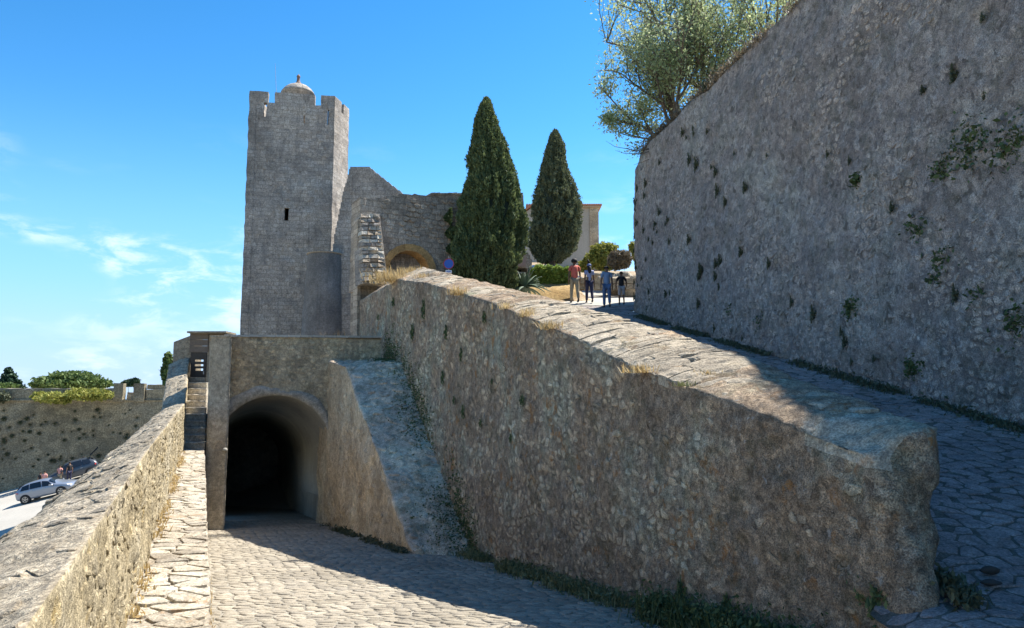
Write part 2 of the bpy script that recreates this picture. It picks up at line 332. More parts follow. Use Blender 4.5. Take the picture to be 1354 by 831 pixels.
M_turret = stone_mat('dark_smooth_masonry', [(.14, .13, .118), (.19, .178, .16), (.24, .225, .205)], dark_amt=.4, dark=(.08, .08, .075), streak=.4, bump=.8, tint=0, fine=.2, grain=16)
M_band = stone_mat('worn_arch_plaster', [(.22, .21, .17), (.31, .29, .24), (.38, .355, .3)], dark_amt=.5, dark=(.13, .125, .1), dark_scale=3, bump=.6, tint=0)
M_step = stone_mat('grey_step_stone', [(.26, .25, .22), (.34, .33, .295), (.41, .395, .355)], dark_amt=.25, dark=(.16, .15, .13), bump=.7, tint=.1)
M_butt = stone_mat('blue_grey_buttress_slab', [(.22, .225, .21), (.31, .31, .29), (.38, .38, .355)], dark_amt=.4, dark=(.12, .125, .11), dark_scale=2, moss=.45, white=.25, bump=.9, tint=.15)
M_pill = stone_mat('tan_pier_masonry', [(.17, .15, .11), (.235, .21, .16), (.3, .27, .21)], dark_amt=.4, dark=(.1, .09, .07), bump=.7, tint=.12, streak=.3, moss=.15)
M_soil = stone_mat('dry_soil', [(.22, .15, .08), (.32, .235, .14), (.4, .32, .21)], dark_amt=.2, bump=.6, tint=0)
M_field = stone_mat('dry_grassland', [(.24, .21, .13), (.32, .28, .18), (.38, .34, .23)], dark_amt=.3, bump=.5, tint=0, patch=.05)
M_pale = stone_mat('pale_gravel_surface', [(.42, .395, .35), (.47, .445, .40), (.52, .49, .44)], dark_amt=.1, dark=(.3, .28, .25), bump=.25, tint=0, patch=.15, fine=.08)
M_farw = stone_mat('olive_grey_masonry', [(.15, .143, .115), (.215, .205, .165), (.27, .26, .215)], dark_amt=.45, dark=(.08, .078, .065), dark_scale=.5, streak=.3, cell=1.6, cellz=1.5, bump=.9, patch=.15, tint=.1, grain=8)
M_house = stone_mat('cream_render', [(.36, .32, .25), (.42, .38, .31), (.46, .42, .35)], dark_amt=.15, dark=(.28, .24, .18), bump=.2, tint=0, patch=.3, fine=.08, streak=.2)
M_rtile = plain('terracotta_tile', (.42, .18, .10), .8, noise=.3, nscale=6)
M_wood = plain('weathered_dark_wood', (.05, .042, .034), .85, noise=.35, nscale=12)
M_woodl = plain('grey_brown_wood', (.14, .11, .085), .85, noise=.35, nscale=12)
M_metal = plain('galvanised_metal', (.4, .4, .4), .45, .8)
M_blk = plain('painted_void_dark', (.012, .012, .012), .8)  # flat black painted in for the dark inside openings and wheel arches
M_cyp = leaf_mat('cypress_foliage', (.06, .085, .035), (.11, .145, .058), (.2, .24, .09), .25, .9)
M_cyp2 = leaf_mat('dusty_cypress_foliage', (.075, .09, .05), (.125, .145, .075), (.2, .22, .11), .25, .9)
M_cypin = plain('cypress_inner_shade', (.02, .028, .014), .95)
M_ash = leaf_mat('silvery_green_foliage', (.26, .33, .15), (.40, .47, .24), (.56, .59, .36), .5, .8)
M_weed2 = leaf_mat('olive_grass', (.10, .12, .05), (.17, .18, .08), (.26, .26, .13), .25, 1.2)
M_ivy = leaf_mat('dark_ivy_foliage', (.05, .075, .03), (.085, .125, .045), (.15, .19, .075), .2, 1.2)
M_weed = leaf_mat('dull_green_weeds', (.06, .07, .04), (.095, .11, .06), (.15, .155, .09), .2, 1.2)
M_yel = leaf_mat('yellow_green_foliage', (.16, .18, .03), (.28, .29, .06), (.42, .38, .1), .3, .7)
M_tree = leaf_mat('green_tree_foliage', (.06, .1, .03), (.11, .16, .045), (.18, .23, .07), .25, .7)
M_con = leaf_mat('conifer_foliage', (.02, .045, .025), (.035, .07, .035), (.06, .1, .045), .1, .7)
M_hedge = leaf_mat('bright_hedge_foliage', (.11, .17, .03), (.2, .29, .05), (.34, .42, .1), .25, 1.)
M_dryb = leaf_mat('dry_brown_twigs', (.12, .095, .06), (.2, .16, .105), (.28, .23, .16), .2, 1.)
M_straw = leaf_mat('straw_grass', (.3, .2, .08), (.45, .33, .15), (.55, .44, .24), .35, 2.)
M_agave = leaf_mat('grey_green_agave', (.05, .085, .055), (.10, .15, .095), (.24, .3, .2), .1, 1.)
M_bark = plain('grey_bark', (.13, .105, .08), .9, noise=.35)
print('materials done')

# ================================================================ GEOMETRY LINES
def road_z(y): return -1.6-.107*y
def ramp_z(y): return np.interp(y, [-20, 4, 5.7, 29, 30.3, 33, 36, 42, 60, 100], [-1.6, -1.56, -1.5, 3.3, 3.66, 4.1, 4.7, 6.6, 10, 12])
TLX, TRX, SL = 5.06, 6.2, -.381
pL = np.array([on_line(px, py, TLX, SL) for px, py in [(1140, 600), (1060, 570), (980, 537), (900, 509), (830, 482), (760, 447), (700, 421), (650, 401), (600, 385), (560, 374), (525, 370)]])
pR = np.array([on_line(px, py, TRX, SL) for px, py in [(1070, 505), (985, 470), (900, 444), (835, 424), (760, 404), (700, 389), (650, 377), (600, 364), (560, 353)]])
pR = np.concatenate([[at(1225, 568, 6.1)], pR])
def TLz(y): return np.interp(y, np.append(pL[:, 1], 29.4), np.append(pL[:, 2], pL[-1, 2]+.15))
def TRz(y): return np.interp(y, np.append(pR[:, 1], 29.4), np.append(pR[:, 2], pR[-1, 2]+.1))
def TLx(y): return TLX+SL*y
def TRx(y): return np.interp(y, [6.1, 8.4, 29.4], [pR[0, 0], TRX+SL*8.4, TRX+SL*29.4])
print('TL', pL.round(2).tolist()); print('TR', pR.round(2).tolist())

# ================================================================ GROUND AND ROADS
def cpz(x, y): return -8+.23*(x+42.8)+.138*(y-70)
def gsheet(name, x0, x1, y0, y1, nx, ny, zf, mat, parent=None, kind='structure', flip=False):
    X, Y = np.meshgrid(np.linspace(x0, x1, nx), np.linspace(y0, y1, ny), indexing='ij')
    o = mk(name, np.stack([X, Y, zf(X, Y)], -1), grid_faces(nx, ny), mat, parent, True)
    if kind: o['kind'] = kind
    return o
def big(x0, x1, n, c=0., p=2.2):
    t = np.linspace(-1, 1, n); return c+np.sign(t)*np.abs(t)**p*np.where(t < 0, c-x0, x1-c)
gx = big(-1500, 1500, 121, -40, 3); gy = big(-800, 3000, 121, 60, 3)
GX, GY = np.meshgrid(gx, gy, indexing='ij')
slope = np.clip(cpz(GX, GY), -11, -2.2)
wgt = np.clip((np.hypot(GX+35, GY-55)-30)/60, 0, 1)
gz = slope*(1-wgt)+(-9.5)*wgt-.06 + (GX > -4)*(GY > 0)*0
g = mk('ground', np.stack([GX, GY, gz-np.clip(np.hypot(GX, GY)-300, 0, 1e9)*.01], -1), grid_faces(121, 121), M_field, None, True); g['kind'] = 'structure'
gsheet('car_park', -62, -2, -70, 71, 60, 90, lambda x, y: np.clip(cpz(x, y), -11, -2.2)+.0, M_pale)

# lower cobbled road
def road_pt(s, wv):  # s = distance y, wv = 0..1 across
    xl = .1-.414*s; xr = TLX+.02+SL*s
    xl = np.where(s > 22.3, .1-.414*22.3-.40*(s-22.3), xl); xr = np.where(s > 22.5, TLX+SL*22.5-.40*(s-22.5), xr)
    x = xl+(xr-xl)*wv; return np.stack([x, s, road_z(s)+.03*np.sin(wv*3.1)+.015*fbm(np.stack([x, s, s*0], -1), .6, 2, 3)], -1)
road = mk('cobbled_road', *(lambda S, W: (road_pt(S, W), grid_faces(*S.shape)))(*np.meshgrid(np.linspace(4.2, 46, 200), np.linspace(0, 1, 40), indexing='ij')), M_joint, None, True); road['kind'] = 'structure'
Wd = 5.0
rp = cells(4.3, 27, 0, Wd, .145, .19, .8)
stones(road, 'cobblestone', rp, patchF(lambda u, v: road_pt(u, v/Wd), flip=-1), (.006, .016), .007, M_cobble, 300, 'cobblestones', .03, .04, .06, True, 3, .78)
# near forecourt where both roads meet under the camera
def fore(X, Y):
    t = np.clip((X-1.6)/1.6, 0, 1); t = t*t*(3-2*t); return road_z(np.maximum(Y, 0))*(1-t)+ramp_z(Y)*t-.03
gsheet('forecourt', -.2, 10, -12, 5.4, 60, 60, fore, M_joint)
# upper ramp
BX0, BSL = 9.07, -.174
def ramp_pt(s, wv):
    xl = np.where(s < 6.2, 2.95-.0*s, TRx(s)-.15); xl = np.where(s < 5.9, 2.7, xl); xr = BX0+.25+BSL*s
    xr = np.where(s > 28, BX0+.25+BSL*28+(s-28)*.9, xr)
    x = xl+(xr-xl)*wv; return np.stack([x, s, np.where(s < 5.9, fore(x, s)+.03, ramp_z(s))+.02*fbm(np.stack([x, s, s*0], -1), .5, 2, 9)], -1)
ramp = mk('upper_ramp', *(lambda S, W: (ramp_pt(S, W), grid_faces(*S.shape)))(*np.meshgrid(np.linspace(4.6, 40, 260), np.linspace(0, 1, 40), indexing='ij')), M_rampj, None, True); ramp['kind'] = 'structure'
Wr = 5.6
stones(ramp, 'paving_stone', cells(4.7, 34, 0, Wr, .20, .26, .8), patchF(lambda u, v: ramp_pt(u, v/Wr), flip=-1), (.002, .012), .004, M_rampst, 300, 'paving_stones', .03, .06, .03, False, 4, .85, True)
# hill top ground beyond the ramp
def hill(X, Y):
    z = ramp_z(Y)-.10; b = np.clip((Y-31.3)/1.2, 0, 1)*np.clip((3.6-X)/1.0, 0, 1)*.75
    return z+b*np.clip((X+8)/3, 0, 1)+.05*fbm(np.stack([X, Y, X*0], -1), .5, 3, 2)
gsheet('hilltop', -4.9, 60, 29, 100, 120, 120, hill, M_soil)
gsheet('hilltop_track', -2.0, 14, 29.5, 38, 60, 40, lambda X, Y: ramp_z(Y)+.03-.9*np.clip((2.2-X)/.5, 0, 1)*np.clip((Y-31)/.5, 0, 1)+.01*fbm(np.stack([X, Y, X*0], -1), 1.5, 2, 2), M_pale)

# ================================================================ THICK RAMP WALL
rw = thing('ramp_wall', 'massive brown rubble wall dividing the sunken road from the upper ramp, with broad pale sloping top', 'wall', (3, 6, -1.7))
def Drw(p): return np.clip((6.9-p[..., 1])/.7, 0, 1)*(.05*fbm(p, 3.4, 3, 19)-.005)+.035*fbm(p, .9, 2, 11)+.028*fbm(p, 3.2, 2, 12)+.014*fbm(p, 11, 2, 13)
def ring(y, nL=96, nT=20, nR=26):
    bz = road_z(y)-.25; tz = TLz(y); rz_ = TRz(y); rb = ramp_z(y)-.3
    nb = .32*np.clip((7.5-y)/1.5, 0, 1)
    L = np.stack([np.full(nL, TLx(y)), np.full(nL, y), np.linspace(bz, tz, nL)], -1)
    t = np.linspace(0, 1, nT+2)[1:-1]; crown = .05*np.sin(t*math.pi)
    T = np.stack([TLx(y)+(TRx(y)-TLx(y))*t, np.full(nT, y), tz+(rz_-tz)*t+crown], -1)
    Rr = np.stack([np.full(nR, TRx(y)), np.full(nR, y), np.linspace(rz_, rb, nR)], -1)
    P = np.concatenate([L, T, Rr])
    # near end leans back: the foot stands nearer the camera than the top
    hh = np.clip((P[:, 2]+1.7)/1.3, 0, 1); P[:, 1] -= nb*(1-hh); P[:, 0] += .381*nb*(1-hh)*.6; P[nL+nT:, 0] -= .30*(nb/.32)*(1-hh[nL+nT:])
    return P
ys = np.concatenate([np.arange(6.0, 12, .035), np.arange(12, 18, .05), np.arange(18, 29.4, .075)])
rings = [ring(y) for y in ys]; r0 = rings[0]; cap = []
for k in range(1, 18):
    t = k/17; q = r0.copy(); xm = (q[:96, 0].mean()+q[-26:, 0].mean())/2
    fx = (1-t); q[:, 0] = xm+(q[:, 0]-xm)*fx; q[:, 1] -= .16*math.sqrt(max(0, 1-(1-t)**2)); q[:, 0] += 0; cap.append(q)
    zt = r0[96:116, 2].mean(); dd = .10*t*t; q[:, 2] -= dd*np.clip((q[:, 2]+1.0)/.5, 0, 1); q[96:116, 2] += (zt-q[96:116, 2])*0
P = np.array(cap[::-1]+rings)
nrm_ = -normals(P); wc_ = np.clip(1-np.arange(len(P))/11, 0, 1)[:, None, None]; nrm_ = nrm_*(1-wc_)+np.array([.15, -1, 0.])*wc_
nrm_ /= np.linalg.norm(nrm_, axis=-1, keepdims=True); Pd = P+nrm_*Drw(P)[..., None]
o = mk('wall_core', Pd, grid_faces(*P.shape[:2])[:, ::-1], M_wall, rw, True)
o.data.materials.append(M_crown); idx = np.zeros((P.shape[0]-1, P.shape[1]-1), np.int32); idx[8:34, 90:118] = 1; o.data.polygons.foreach_set('material_index', idx.ravel())
def rw_pt(u, v):  # u = y, v = height fraction*5
    y = u; bz = road_z(y)-.05; tz = TLz(y); f = v; P = np.stack([TLx(y), y, bz+(tz-bz)*f], -1)
    nb = .32*np.clip((7.5-y)/1.5, 0, 1); hh = np.clip((P[:, 2]+1.7)/1.3, 0, 1); P[:, 1] -= nb*(1-hh); P[:, 0] += .381*nb*(1-hh)*.6
    return P
def rw_cells():
    out = []; y = 6.05; rr = random.Random(5)
    edges = [6.05, 8, 10, 13, 17, 22, 28.5]
    for a, b in zip(edges[:-1], edges[1:]):
        h = float(TLz((a+b)/2)-road_z((a+b)/2)); nrow = h/.15
        cs = cells(a, b, 0, h, .14 if a < 13 else .19, .10 if a < 13 else .14, 1.0, rr)
        for c in cs:
            cy = sum(p[1] for p in c)/len(c); cx = sum(p[0] for p in c)/len(c)
            hl = float(TLz(cx)-road_z(cx)); k = float(fbm(np.array([[TLx(cx), cx, cy-2]]), .8, 2, 31)[0])
            if rr.random() < .48+.7*k: out.append([(p[0], p[1]/h) for p in c])
    return out
_F = patchF(lambda u, v: rw_pt(u, v), Drw, e=.01, flip=1)
def scaled_stones(parent, pname, polys, Pf, vscale, **kw):
    # polys in (u, v/vscale) -> stones() works in metres, so stretch v back
    F0 = patchF(lambda u, v: Pf(u, v/vscale), kw.pop('D', None), flip=kw.pop('flip', 1))
    stones(parent, pname, [[(a, b*vscale) for a, b in p] for p in polys], F0, **kw)
scaled_stones(rw, 'stone', rw_cells(), rw_pt, 4.5, D=Drw, flip=-1, h=(-.006, .014), joint=.006, mat=M_wallst, nparts=300, stuff='rubble_stones', sink=.03, tilt=.07, shrink=.45, seed=8, inner=.8, sharp=True)
# coping blocks laid across the wall top
def cope_block(y0, y1, a, b, rr, over=-.025):
    nu, nv = 5, 5; V = []; k = 0; hz = rr.uniform(.004, .024); tx = rr.uniform(-.02, .02)
    sk0, sk1 = rr.uniform(-.04, .04), rr.uniform(-.04, .04)
    for i in range(nu):
        for j in range(nv):
            f = j/(nv-1); w_ = a+(b-a)*f; y = y0+(y1-y0)*i/(nu-1)+(sk0 if i == 0 else sk1 if i == nu-1 else 0)*0+w_*.10
            xl = TLx(y)-over; xr = TRx(y)+over; x = xl+(xr-xl)*w_
            z = TLz(y)+(TRz(y)-TLz(y))*w_+.05*math.sin(w_*math.pi)+hz+tx*(i-2)/2
            ed = (i in (0, nu-1))+(j in (0, nv-1)); z -= ed*rr.uniform(.006, .016); z += rr.uniform(-.009, .009)
            V.append([x+rr.uniform(-.012, .012), y+rr.uniform(-.01, .01), z])
    F = [(i*nv+j, (i+1)*nv+j, (i+1)*nv+j+1, i*nv+j+1) for i in range(nu-1) for j in range(nv-1)]; F = [f[::-1] for f in F]
    ringi = [i*nv for i in range(nu)]+[(nu-1)*nv+j for j in range(1, nv)]+[i*nv+nv-1 for i in range(nu-2, -1, -1)]+[j for j in range(nv-2, 0, -1)]
    n = len(V); V = V+[[V[i][0], V[i][1], V[i][2]-.12] for i in ringi]; m = len(ringi)
    F += [(ringi[k], n+k, n+(k+1) % m, ringi[(k+1) % m]) for k in range(m)]
    return V, F
rr = random.Random(12); y = 6.55
while y < 29:
    L = rr.uniform(.14, .34)*(1 if y < 14 else 1.5)
    cuts = [0]+sorted(rr.sample([.28, .42, .55, .7], rr.choice([1, 1, 2])))+[1]
    cuts = [c+(rr.uniform(-.06, .06) if 0 < c < 1 else 0) for c in cuts]
    for a, b in zip(cuts[:-1], cuts[1:]):
        V, F = cope_block(y+.006, y+L-.006, a+.004, b-.004, rr); mk('coping_stone', V, F, M_cope, rw, False)
    y += L
# worn rounded boulders crowning the broken near end
def rock(c, r, rr, n=10, m=7, mat=None, parent=None, name='stone', amp=.25, seed=0):
    th = np.linspace(0, 2*math.pi, n, endpoint=False); ph = np.linspace(.02, math.pi-.02, m)
    T, Ph = np.meshgrid(th, ph, indexing='ij'); D = np.stack([np.cos(T)*np.sin(Ph), np.sin(T)*np.sin(Ph), np.cos(Ph)], -1)
    k = 1+amp*fbm(D*1.3+seed*7.1, 1.0, 3, 5)[..., None]; V = D*np.array(r)*k+np.array(c)
    i, j = np.meshgrid(np.arange(n), np.arange(m-1), indexing='ij'); a = i*m+j; b = ((i+1) % n)*m+j
    return mk(name, V, np.stack([a, a+1, b+1, b], -1).reshape(-1, 4), mat, parent, True)
for k, (px, py, d, r) in enumerate([(1214, 590, 6.08, .10), (1186, 583, 6.22, .12)]):
    rock(at(px, py+3, d+.05), (r*1.1, r, r*.42), rr, 26, 18, M_crown, rw, 'stone', .5, k)

# ================================================================ BASTION
ba = thing('bastion_wall', 'towering grey weathered bastion wall rising out of frame over the upper ramp', 'wall', (7.2, 11, -.5))
bpath = np.array([(11.2, -12), (9.07, 0), (7.21, 10.7), (6.0, 17.65), (4.75, 24.9), (4.66, 26.6), (4.78, 28.3), (5.2, 29.6), (6.4, 31.5), (9, 34)])
seg = np.r_[0, np.cumsum(np.linalg.norm(np.diff(bpath, axis=0), axis=1))]
def bp(s): return np.stack([np.interp(s, seg, bpath[:, 0]), np.interp(s, seg, bpath[:, 1])], -1)
BT = 8.62
pit = []
for _ in range(34):
    cs_, cz_ = random.uniform(19, 41.5), random.random()*8-.2
    for _k in range(random.randint(3, 11)): pit.append((min(cs_+random.gauss(0, .75), 42), cz_+random.gauss(0, .65), random.choice([.04, .05, .07, .09, .14, .18])))
for _ in range(90): pit.append((random.uniform(35.5, 42.5), random.uniform(2.2, 7.6), random.uniform(.05, .15)))
def crack(pts, r_):
    for (px0, py0), (px1, py1) in zip(pts[:-1], pts[1:]):
        for t in np.linspace(0, 1, 14):
            a_, b_ = ray(px0+(px1-px0)*t+random.uniform(-1, 1), py0+(py1-py0)*t); s_ = np.arange(18, 42, .05); q_ = bp(s_); i_ = np.argmin(np.abs(a_*q_[:, 1]-q_[:, 0])); pit.append((float(s_[i_]), float(b_*q_[i_, 1]), r_))
crack([(1062, 290), (1050, 320), (1038, 352), (1020, 372)], .05); crack([(1150, 310), (1136, 335), (1120, 350), (1100, 378)], .06); crack([(1180, 330), (1168, 348)], .06); crack([(1040, 60), (1052, 130), (1046, 190)], .035)
PX = np.array([[*bp(s), z] for s, z, r in pit]); PR = np.array([r for *_, r in pit])
def Dba(p):
    sh = p.shape[:-1]; q = p.reshape(-1, 3); d = .07*fbm(q, .45, 2, 41)+.03*fbm(q, 2.2, 3, 42)+.012*fbm(q, 9, 2, 44)
    low = np.clip((2.2-(q[:, 2]-ramp_z(q[:, 1])))/1.5, 0, 1); d -= .05*low*np.clip(fbm(q, .9, 2, 47)+.2, 0, 1)
    for k in range(len(PX)):
        r2 = ((q-PX[k])**2).sum(1) if len(q) < 20000 else None
        if r2 is None:
            m = (np.abs(q[:, 1]-PX[k, 1]) < PR[k]*2) & (np.abs(q[:, 2]-PX[k, 2]) < PR[k]*2); r2 = ((q[m]-PX[k])**2).sum(1); d[m] -= PR[k]*.9*np.exp(-r2/(PR[k]*.6)**2)
        else: d -= PR[k]*.9*np.exp(-r2/(PR[k]*.6)**2)
    return d.reshape(sh)
def ba_pt(s, z):
    xy = bp(s); b = (BT-z)*.02; return np.stack([xy[..., 0]-b, xy[..., 1], z], -1)
ss = np.concatenate([np.arange(0, 20, .35), np.arange(20, 44, .075), np.arange(44, seg[-1], .2)])
rows = []
for s in ss:
    xy = bp(s); zb = float(ramp_z(xy[1]))-.4; zt = BT+.07*float(fbm(np.array([[s, 0, 0]]), .8, 2, 3)[0])
    z = np.linspace(zb, zt, 118); p = ba_pt(np.full(118, s), z)
    lip = np.array([[xy[0]+.10, xy[1]+.02, zt+.05], [xy[0]+.35, xy[1]+.05, zt+.10], [xy[0]+.9, xy[1]+.1, zt-.05], [xy[0]+1.2, xy[1]+.3, zt-.55]])
    rows.append(np.concatenate([p, lip]))
sheet('wall_face', np.array(rows), M_bast, ba, Dba, flip=True)
def bcells():
    out = []; rr = random.Random(9)
    for c in cells(21, 42, -1.2, 8.4, .17, .13, .95, rr):
        cx = sum(p[0] for p in c)/len(c); cy = sum(p[1] for p in c)/len(c); g = cy-float(ramp_z(bp(cx)[1]))
        if g < -.05: continue
        k = float(fbm(np.array([[cx, 0, cy]]), .55, 2, 77)[0]); lim = 2.3-(cx-22)*.05+1.8*k+(4 if k > .42 else 0)
        if g < lim and rr.random() < .95: out.append(c)
    return out
bcl = bcells()
stones(ba, 'stone', bcl, patchF(ba_pt, Dba, flip=-1), (-.008, .016), .007, M_bastst, 300, 'rubble_stones', .05, .1, .3, False, 6, .8)
rows = []
for q in ss:
    xy = bp(q); rows.append(np.array([[xy[0]+.75+k, min(xy[1]+.08+.03*k, 34), 8.50+.08*float(fbm(np.array([[q, k, 0]]), .6, 2, 4)[0])] for k in (0, 1, 2.5, 5, 10, 20, 40)]))
props(mk('bastion_terrace', np.array(rows), grid_faces(len(ss), 7), M_soil, None, True), kind='structure')

# ================================================================ LEFT PARAPET, WALKWAY, STEPS
lp = thing('parapet_wall', 'long sunlit honey-coloured parapet wall with grey sloping top beside the walkway', 'wall', (-3, 5.5, -1.65))
def Dlp(p): return .022*fbm(p, 1.3, 2, 21)+.02*fbm(p, 5, 2, 22)+.010*fbm(p, 15, 2, 23)
LIz = lambda y: np.interp(y, [0, 3.3, 7.1, 22.6, 25.4], [-.72, -.67, -.54, -.28, 1.2])
LOz = lambda y: np.interp(y, [0, 4.6, 7.1, 12, 22.6, 25.4], [-.95, -.9, -.86, -.78, -.5, 1.0])
LIx = lambda y: -.49-.414*y
LOx = lambda y: -1.18-.414*y
rows = []
for y in np.concatenate([np.arange(-3, 1.5, .3), np.arange(1.5, 12, .035), np.arange(12, 25.4, .06)]):
    a = np.linspace(-1.75 if y < 22.6 else -1.75, LIz(y), 44); t = np.linspace(0, 1, 26)[1:-1]; b = np.linspace(LOz(y), cpz(LOx(y), y)-.6, 60)
    rows.append(np.concatenate([np.stack([np.full(44, LIx(y)), np.full(44, y), a], -1), np.stack([LIx(y)+(LOx(y)-LIx(y))*t, np.full(24, y), LIz(y)+(LOz(y)-LIz(y))*t+.03*np.sin(t*3.14)], -1), np.stack([LOx(y)-np.linspace(0, .6, 60), np.full(60, y), b], -1)]))
P = np.array(rows)
o = sheet('wall_core', P, M_par, lp, Dlp, flip=False)
o.data.materials.append(M_partop)
nf = (P.shape[0]-1)*(P.shape[1]-1); idx = np.zeros(nf, np.int32).reshape(P.shape[0]-1, P.shape[1]-1); idx[:, 43:] = 1; o.data.polygons.foreach_set('material_index', idx.ravel())
lp_in = lambda u, v: np.stack([LIx(u), u, -1.65+v], -1)
rr = random.Random(3)
cl_ = [c for c in cells(3.2, 22.5, .02, 1.35, .12, .08, .85, rr) if max(p[1] for p in c) < 1.65+LIz(c[0][0])-.02 and rr.random() < .75]
stones(lp, 'stone', cl_, patchF(lp_in, Dlp, flip=1), (-.002, .012), .006, M_par, 300, 'rubble_stones', .03, .1, .25, False, 15, .8)
lp_top = lambda u, v: np.stack([LIx(u)+(LOx(u)-LIx(u))*v/.63, u, LIz(u)+(LOz(u)-LIz(u))*v/.63+.03*np.sin(np.clip(v/.63, 0, 1)*3.14)], -1)
cl_ = [c for c in cells(2.2, 25.2, .0, .63, .17, .14, .9, rr) if rr.random() < .8]
stones(lp, 'coping_stone', cl_, patchF(lp_top, Dlp, flip=1), (-.002, .012), .006, M_partop, 260, 'coping_stones', .03, .07, .3, False, 16, .82)

wk = thing('walkway', 'narrow raised stone walkway of rough pale slabs leading to the steps', 'walkway', (-2.4, 5.5, -1.65))
def Dwk(p): return .012*fbm(p, 2.5, 2, 25)+.008*fbm(p, 9, 2, 26)
wk_pt = lambda u, v: np.stack([LIx(u)+.02+v, u, np.full_like(u, -1.65)], -1)
rows = []
for y in np.concatenate([np.arange(-3, 2, .4), np.arange(2, 22.6, .06)]):
    x0 = LIx(y)-.1; x1 = .13-.414*y; zb = road_z(max(y, 0))-.3; t = np.linspace(0, 1, 14); jj = .012*math.sin(y*9)+.01*math.sin(y*23)
    rows.append(np.concatenate([np.stack([x0+(x1+jj-x0)*t, np.full(14, y), np.full(14, -1.665)], -1), np.stack([np.full(30, x1+jj), np.full(30, y), np.linspace(-1.69, zb, 30)], -1)]))
sheet('walkway_core', np.array(rows), M_ledge, wk, Dwk, flip=True)
stones(wk, 'slab', [c for c in cells(3.5, 22.4, 0, .62, .21, .27, .9, rr)], patchF(wk_pt, Dwk, flip=-1), (.002, .012), .004, M_ledge, 300, 'slabs', .04, .05, .05, False, 17, .88, True)
st_ = thing('stone_steps', 'steep flight of worn stone steps climbing to the small dark door', 'steps', (-9.4, 22.4, -1.65))
for k in range(10):
    y0 = 22.35+k*.27; z1 = -1.65+(k+1)*.20; x0, x1 = LIx(y0)-.04, LIx(y0)+.63
    a = Acc(); n = 7; xs = np.linspace(x0, x1, n); V = []
    for z, yy in ((z1-.20, y0+.02), (z1-.035, y0+.01), (z1-.03, y0-.02), (z1, y0-.01), (z1+.004, y0+.29), (z1-.20, y0+.29)):
        for x in xs: V.append((x, yy+random.uniform(-.008, .008), z+random.uniform(-.006, .006)))
    F = [(i*n+j, i*n+j+1, (i+1)*n+j+1, (i+1)*n+j) for i in range(5) for j in range(n-1)]+[tuple(i*n for i in range(6)), tuple(i*n+n-1 for i in range(6))[::-1]]
    a.add(V, F); a.build('step', M_step, st_)
# ================================================================ ARCH WALL, PIER, TUNNEL, DOOR
def slab(name, P0, U, Vv, nu, nv, thick, mask=None, mat=None, parent=None, D=.03, seed=50, nd=None):
    """wall panel with real thickness: grid of nu x nv cells from corner P0 along U and Vv; mask(u,v) drops cells"""
    P0, U, Vv = map(lambda a: np.asarray(a, float), (P0, U, Vv)); nrm = np.cross(U, Vv); nrm /= np.linalg.norm(nrm)
    u = np.linspace(0, 1, nu+1); v = np.linspace(0, 1, nv+1); UU, VV = np.meshgrid(u, v, indexing='ij')
    front = P0+UU[..., None]*U+VV[..., None]*Vv; back = front-nrm*thick
    ok = np.ones((nu, nv), bool)
    if mask is not None:
        uc = (u[:-1]+u[1:])/2; vc = (v[:-1]+v[1:])/2; A, B = np.meshgrid(uc, vc, indexing='ij'); ok = mask(A, B)
    allp = np.concatenate([front.reshape(-1, 3), back.reshape(-1, 3)])
    if D: allp = allp+np.stack([D*fbm(allp, 1.7, 2, seed+k) for k in range(3)], -1)
    n = (nu+1)*(nv+1); F = []; I = lambda i, j: i*(nv+1)+j
    for i in range(nu):
        for j in range(nv):
            if not ok[i, j]: continue
            a, b, c, d = I(i, j), I(i+1, j), I(i+1, j+1), I(i, j+1)
            F.append((a, b, c, d)); F.append((d+n, c+n, b+n, a+n))
            if i == 0 or not ok[i-1, j]: F.append((d, d+n, a+n, a))
            if i == nu-1 or not ok[i+1, j]: F.append((b, b+n, c+n, c))
            if j == 0 or not ok[i, j-1]: F.append((a, a+n, b+n, b))
            if j == nv-1 or not ok[i, j+1]: F.append((c, c+n, d+n, d))
    return mk(name, allp, F, mat, parent, False)
F0 = np.array([-8.7, 23.0]); dF = np.array([.928, .371]); dN = np.array([-.371, .928])
def fp(t, z, n=0.):
    t, z, n = np.broadcast_arrays(np.asarray(t, float), np.asarray(z, float), np.asarray(n, float))
    return np.stack([F0[0]+t*dF[0]+n*dN[0], F0[1]+t*dF[1]+n*dN[1], z], -1)
def tpx(px):
    rx = (px-677)/FPX/.985; return (rx*F0[1]-F0[0])/(dF[0]-dF[1]*rx)
ta, tb = tpx(292), tpx(446); tcn_, rad = (ta+tb)/2, (tb-ta)/2; zs = -.05-rad; T1 = 6.6
aw = thing('arched_wall', 'grey-green masonry wall with a round-arched tunnel mouth over the sunken road', 'wall', (*F0, -4.2))
ztop = lambda t: 1.74+.02*t
def Daw(p): return .02*fbm(p, 1.1, 2, 61)+.016*fbm(p, 4.5, 2, 62)+.006*fbm(p, 14, 2, 63)
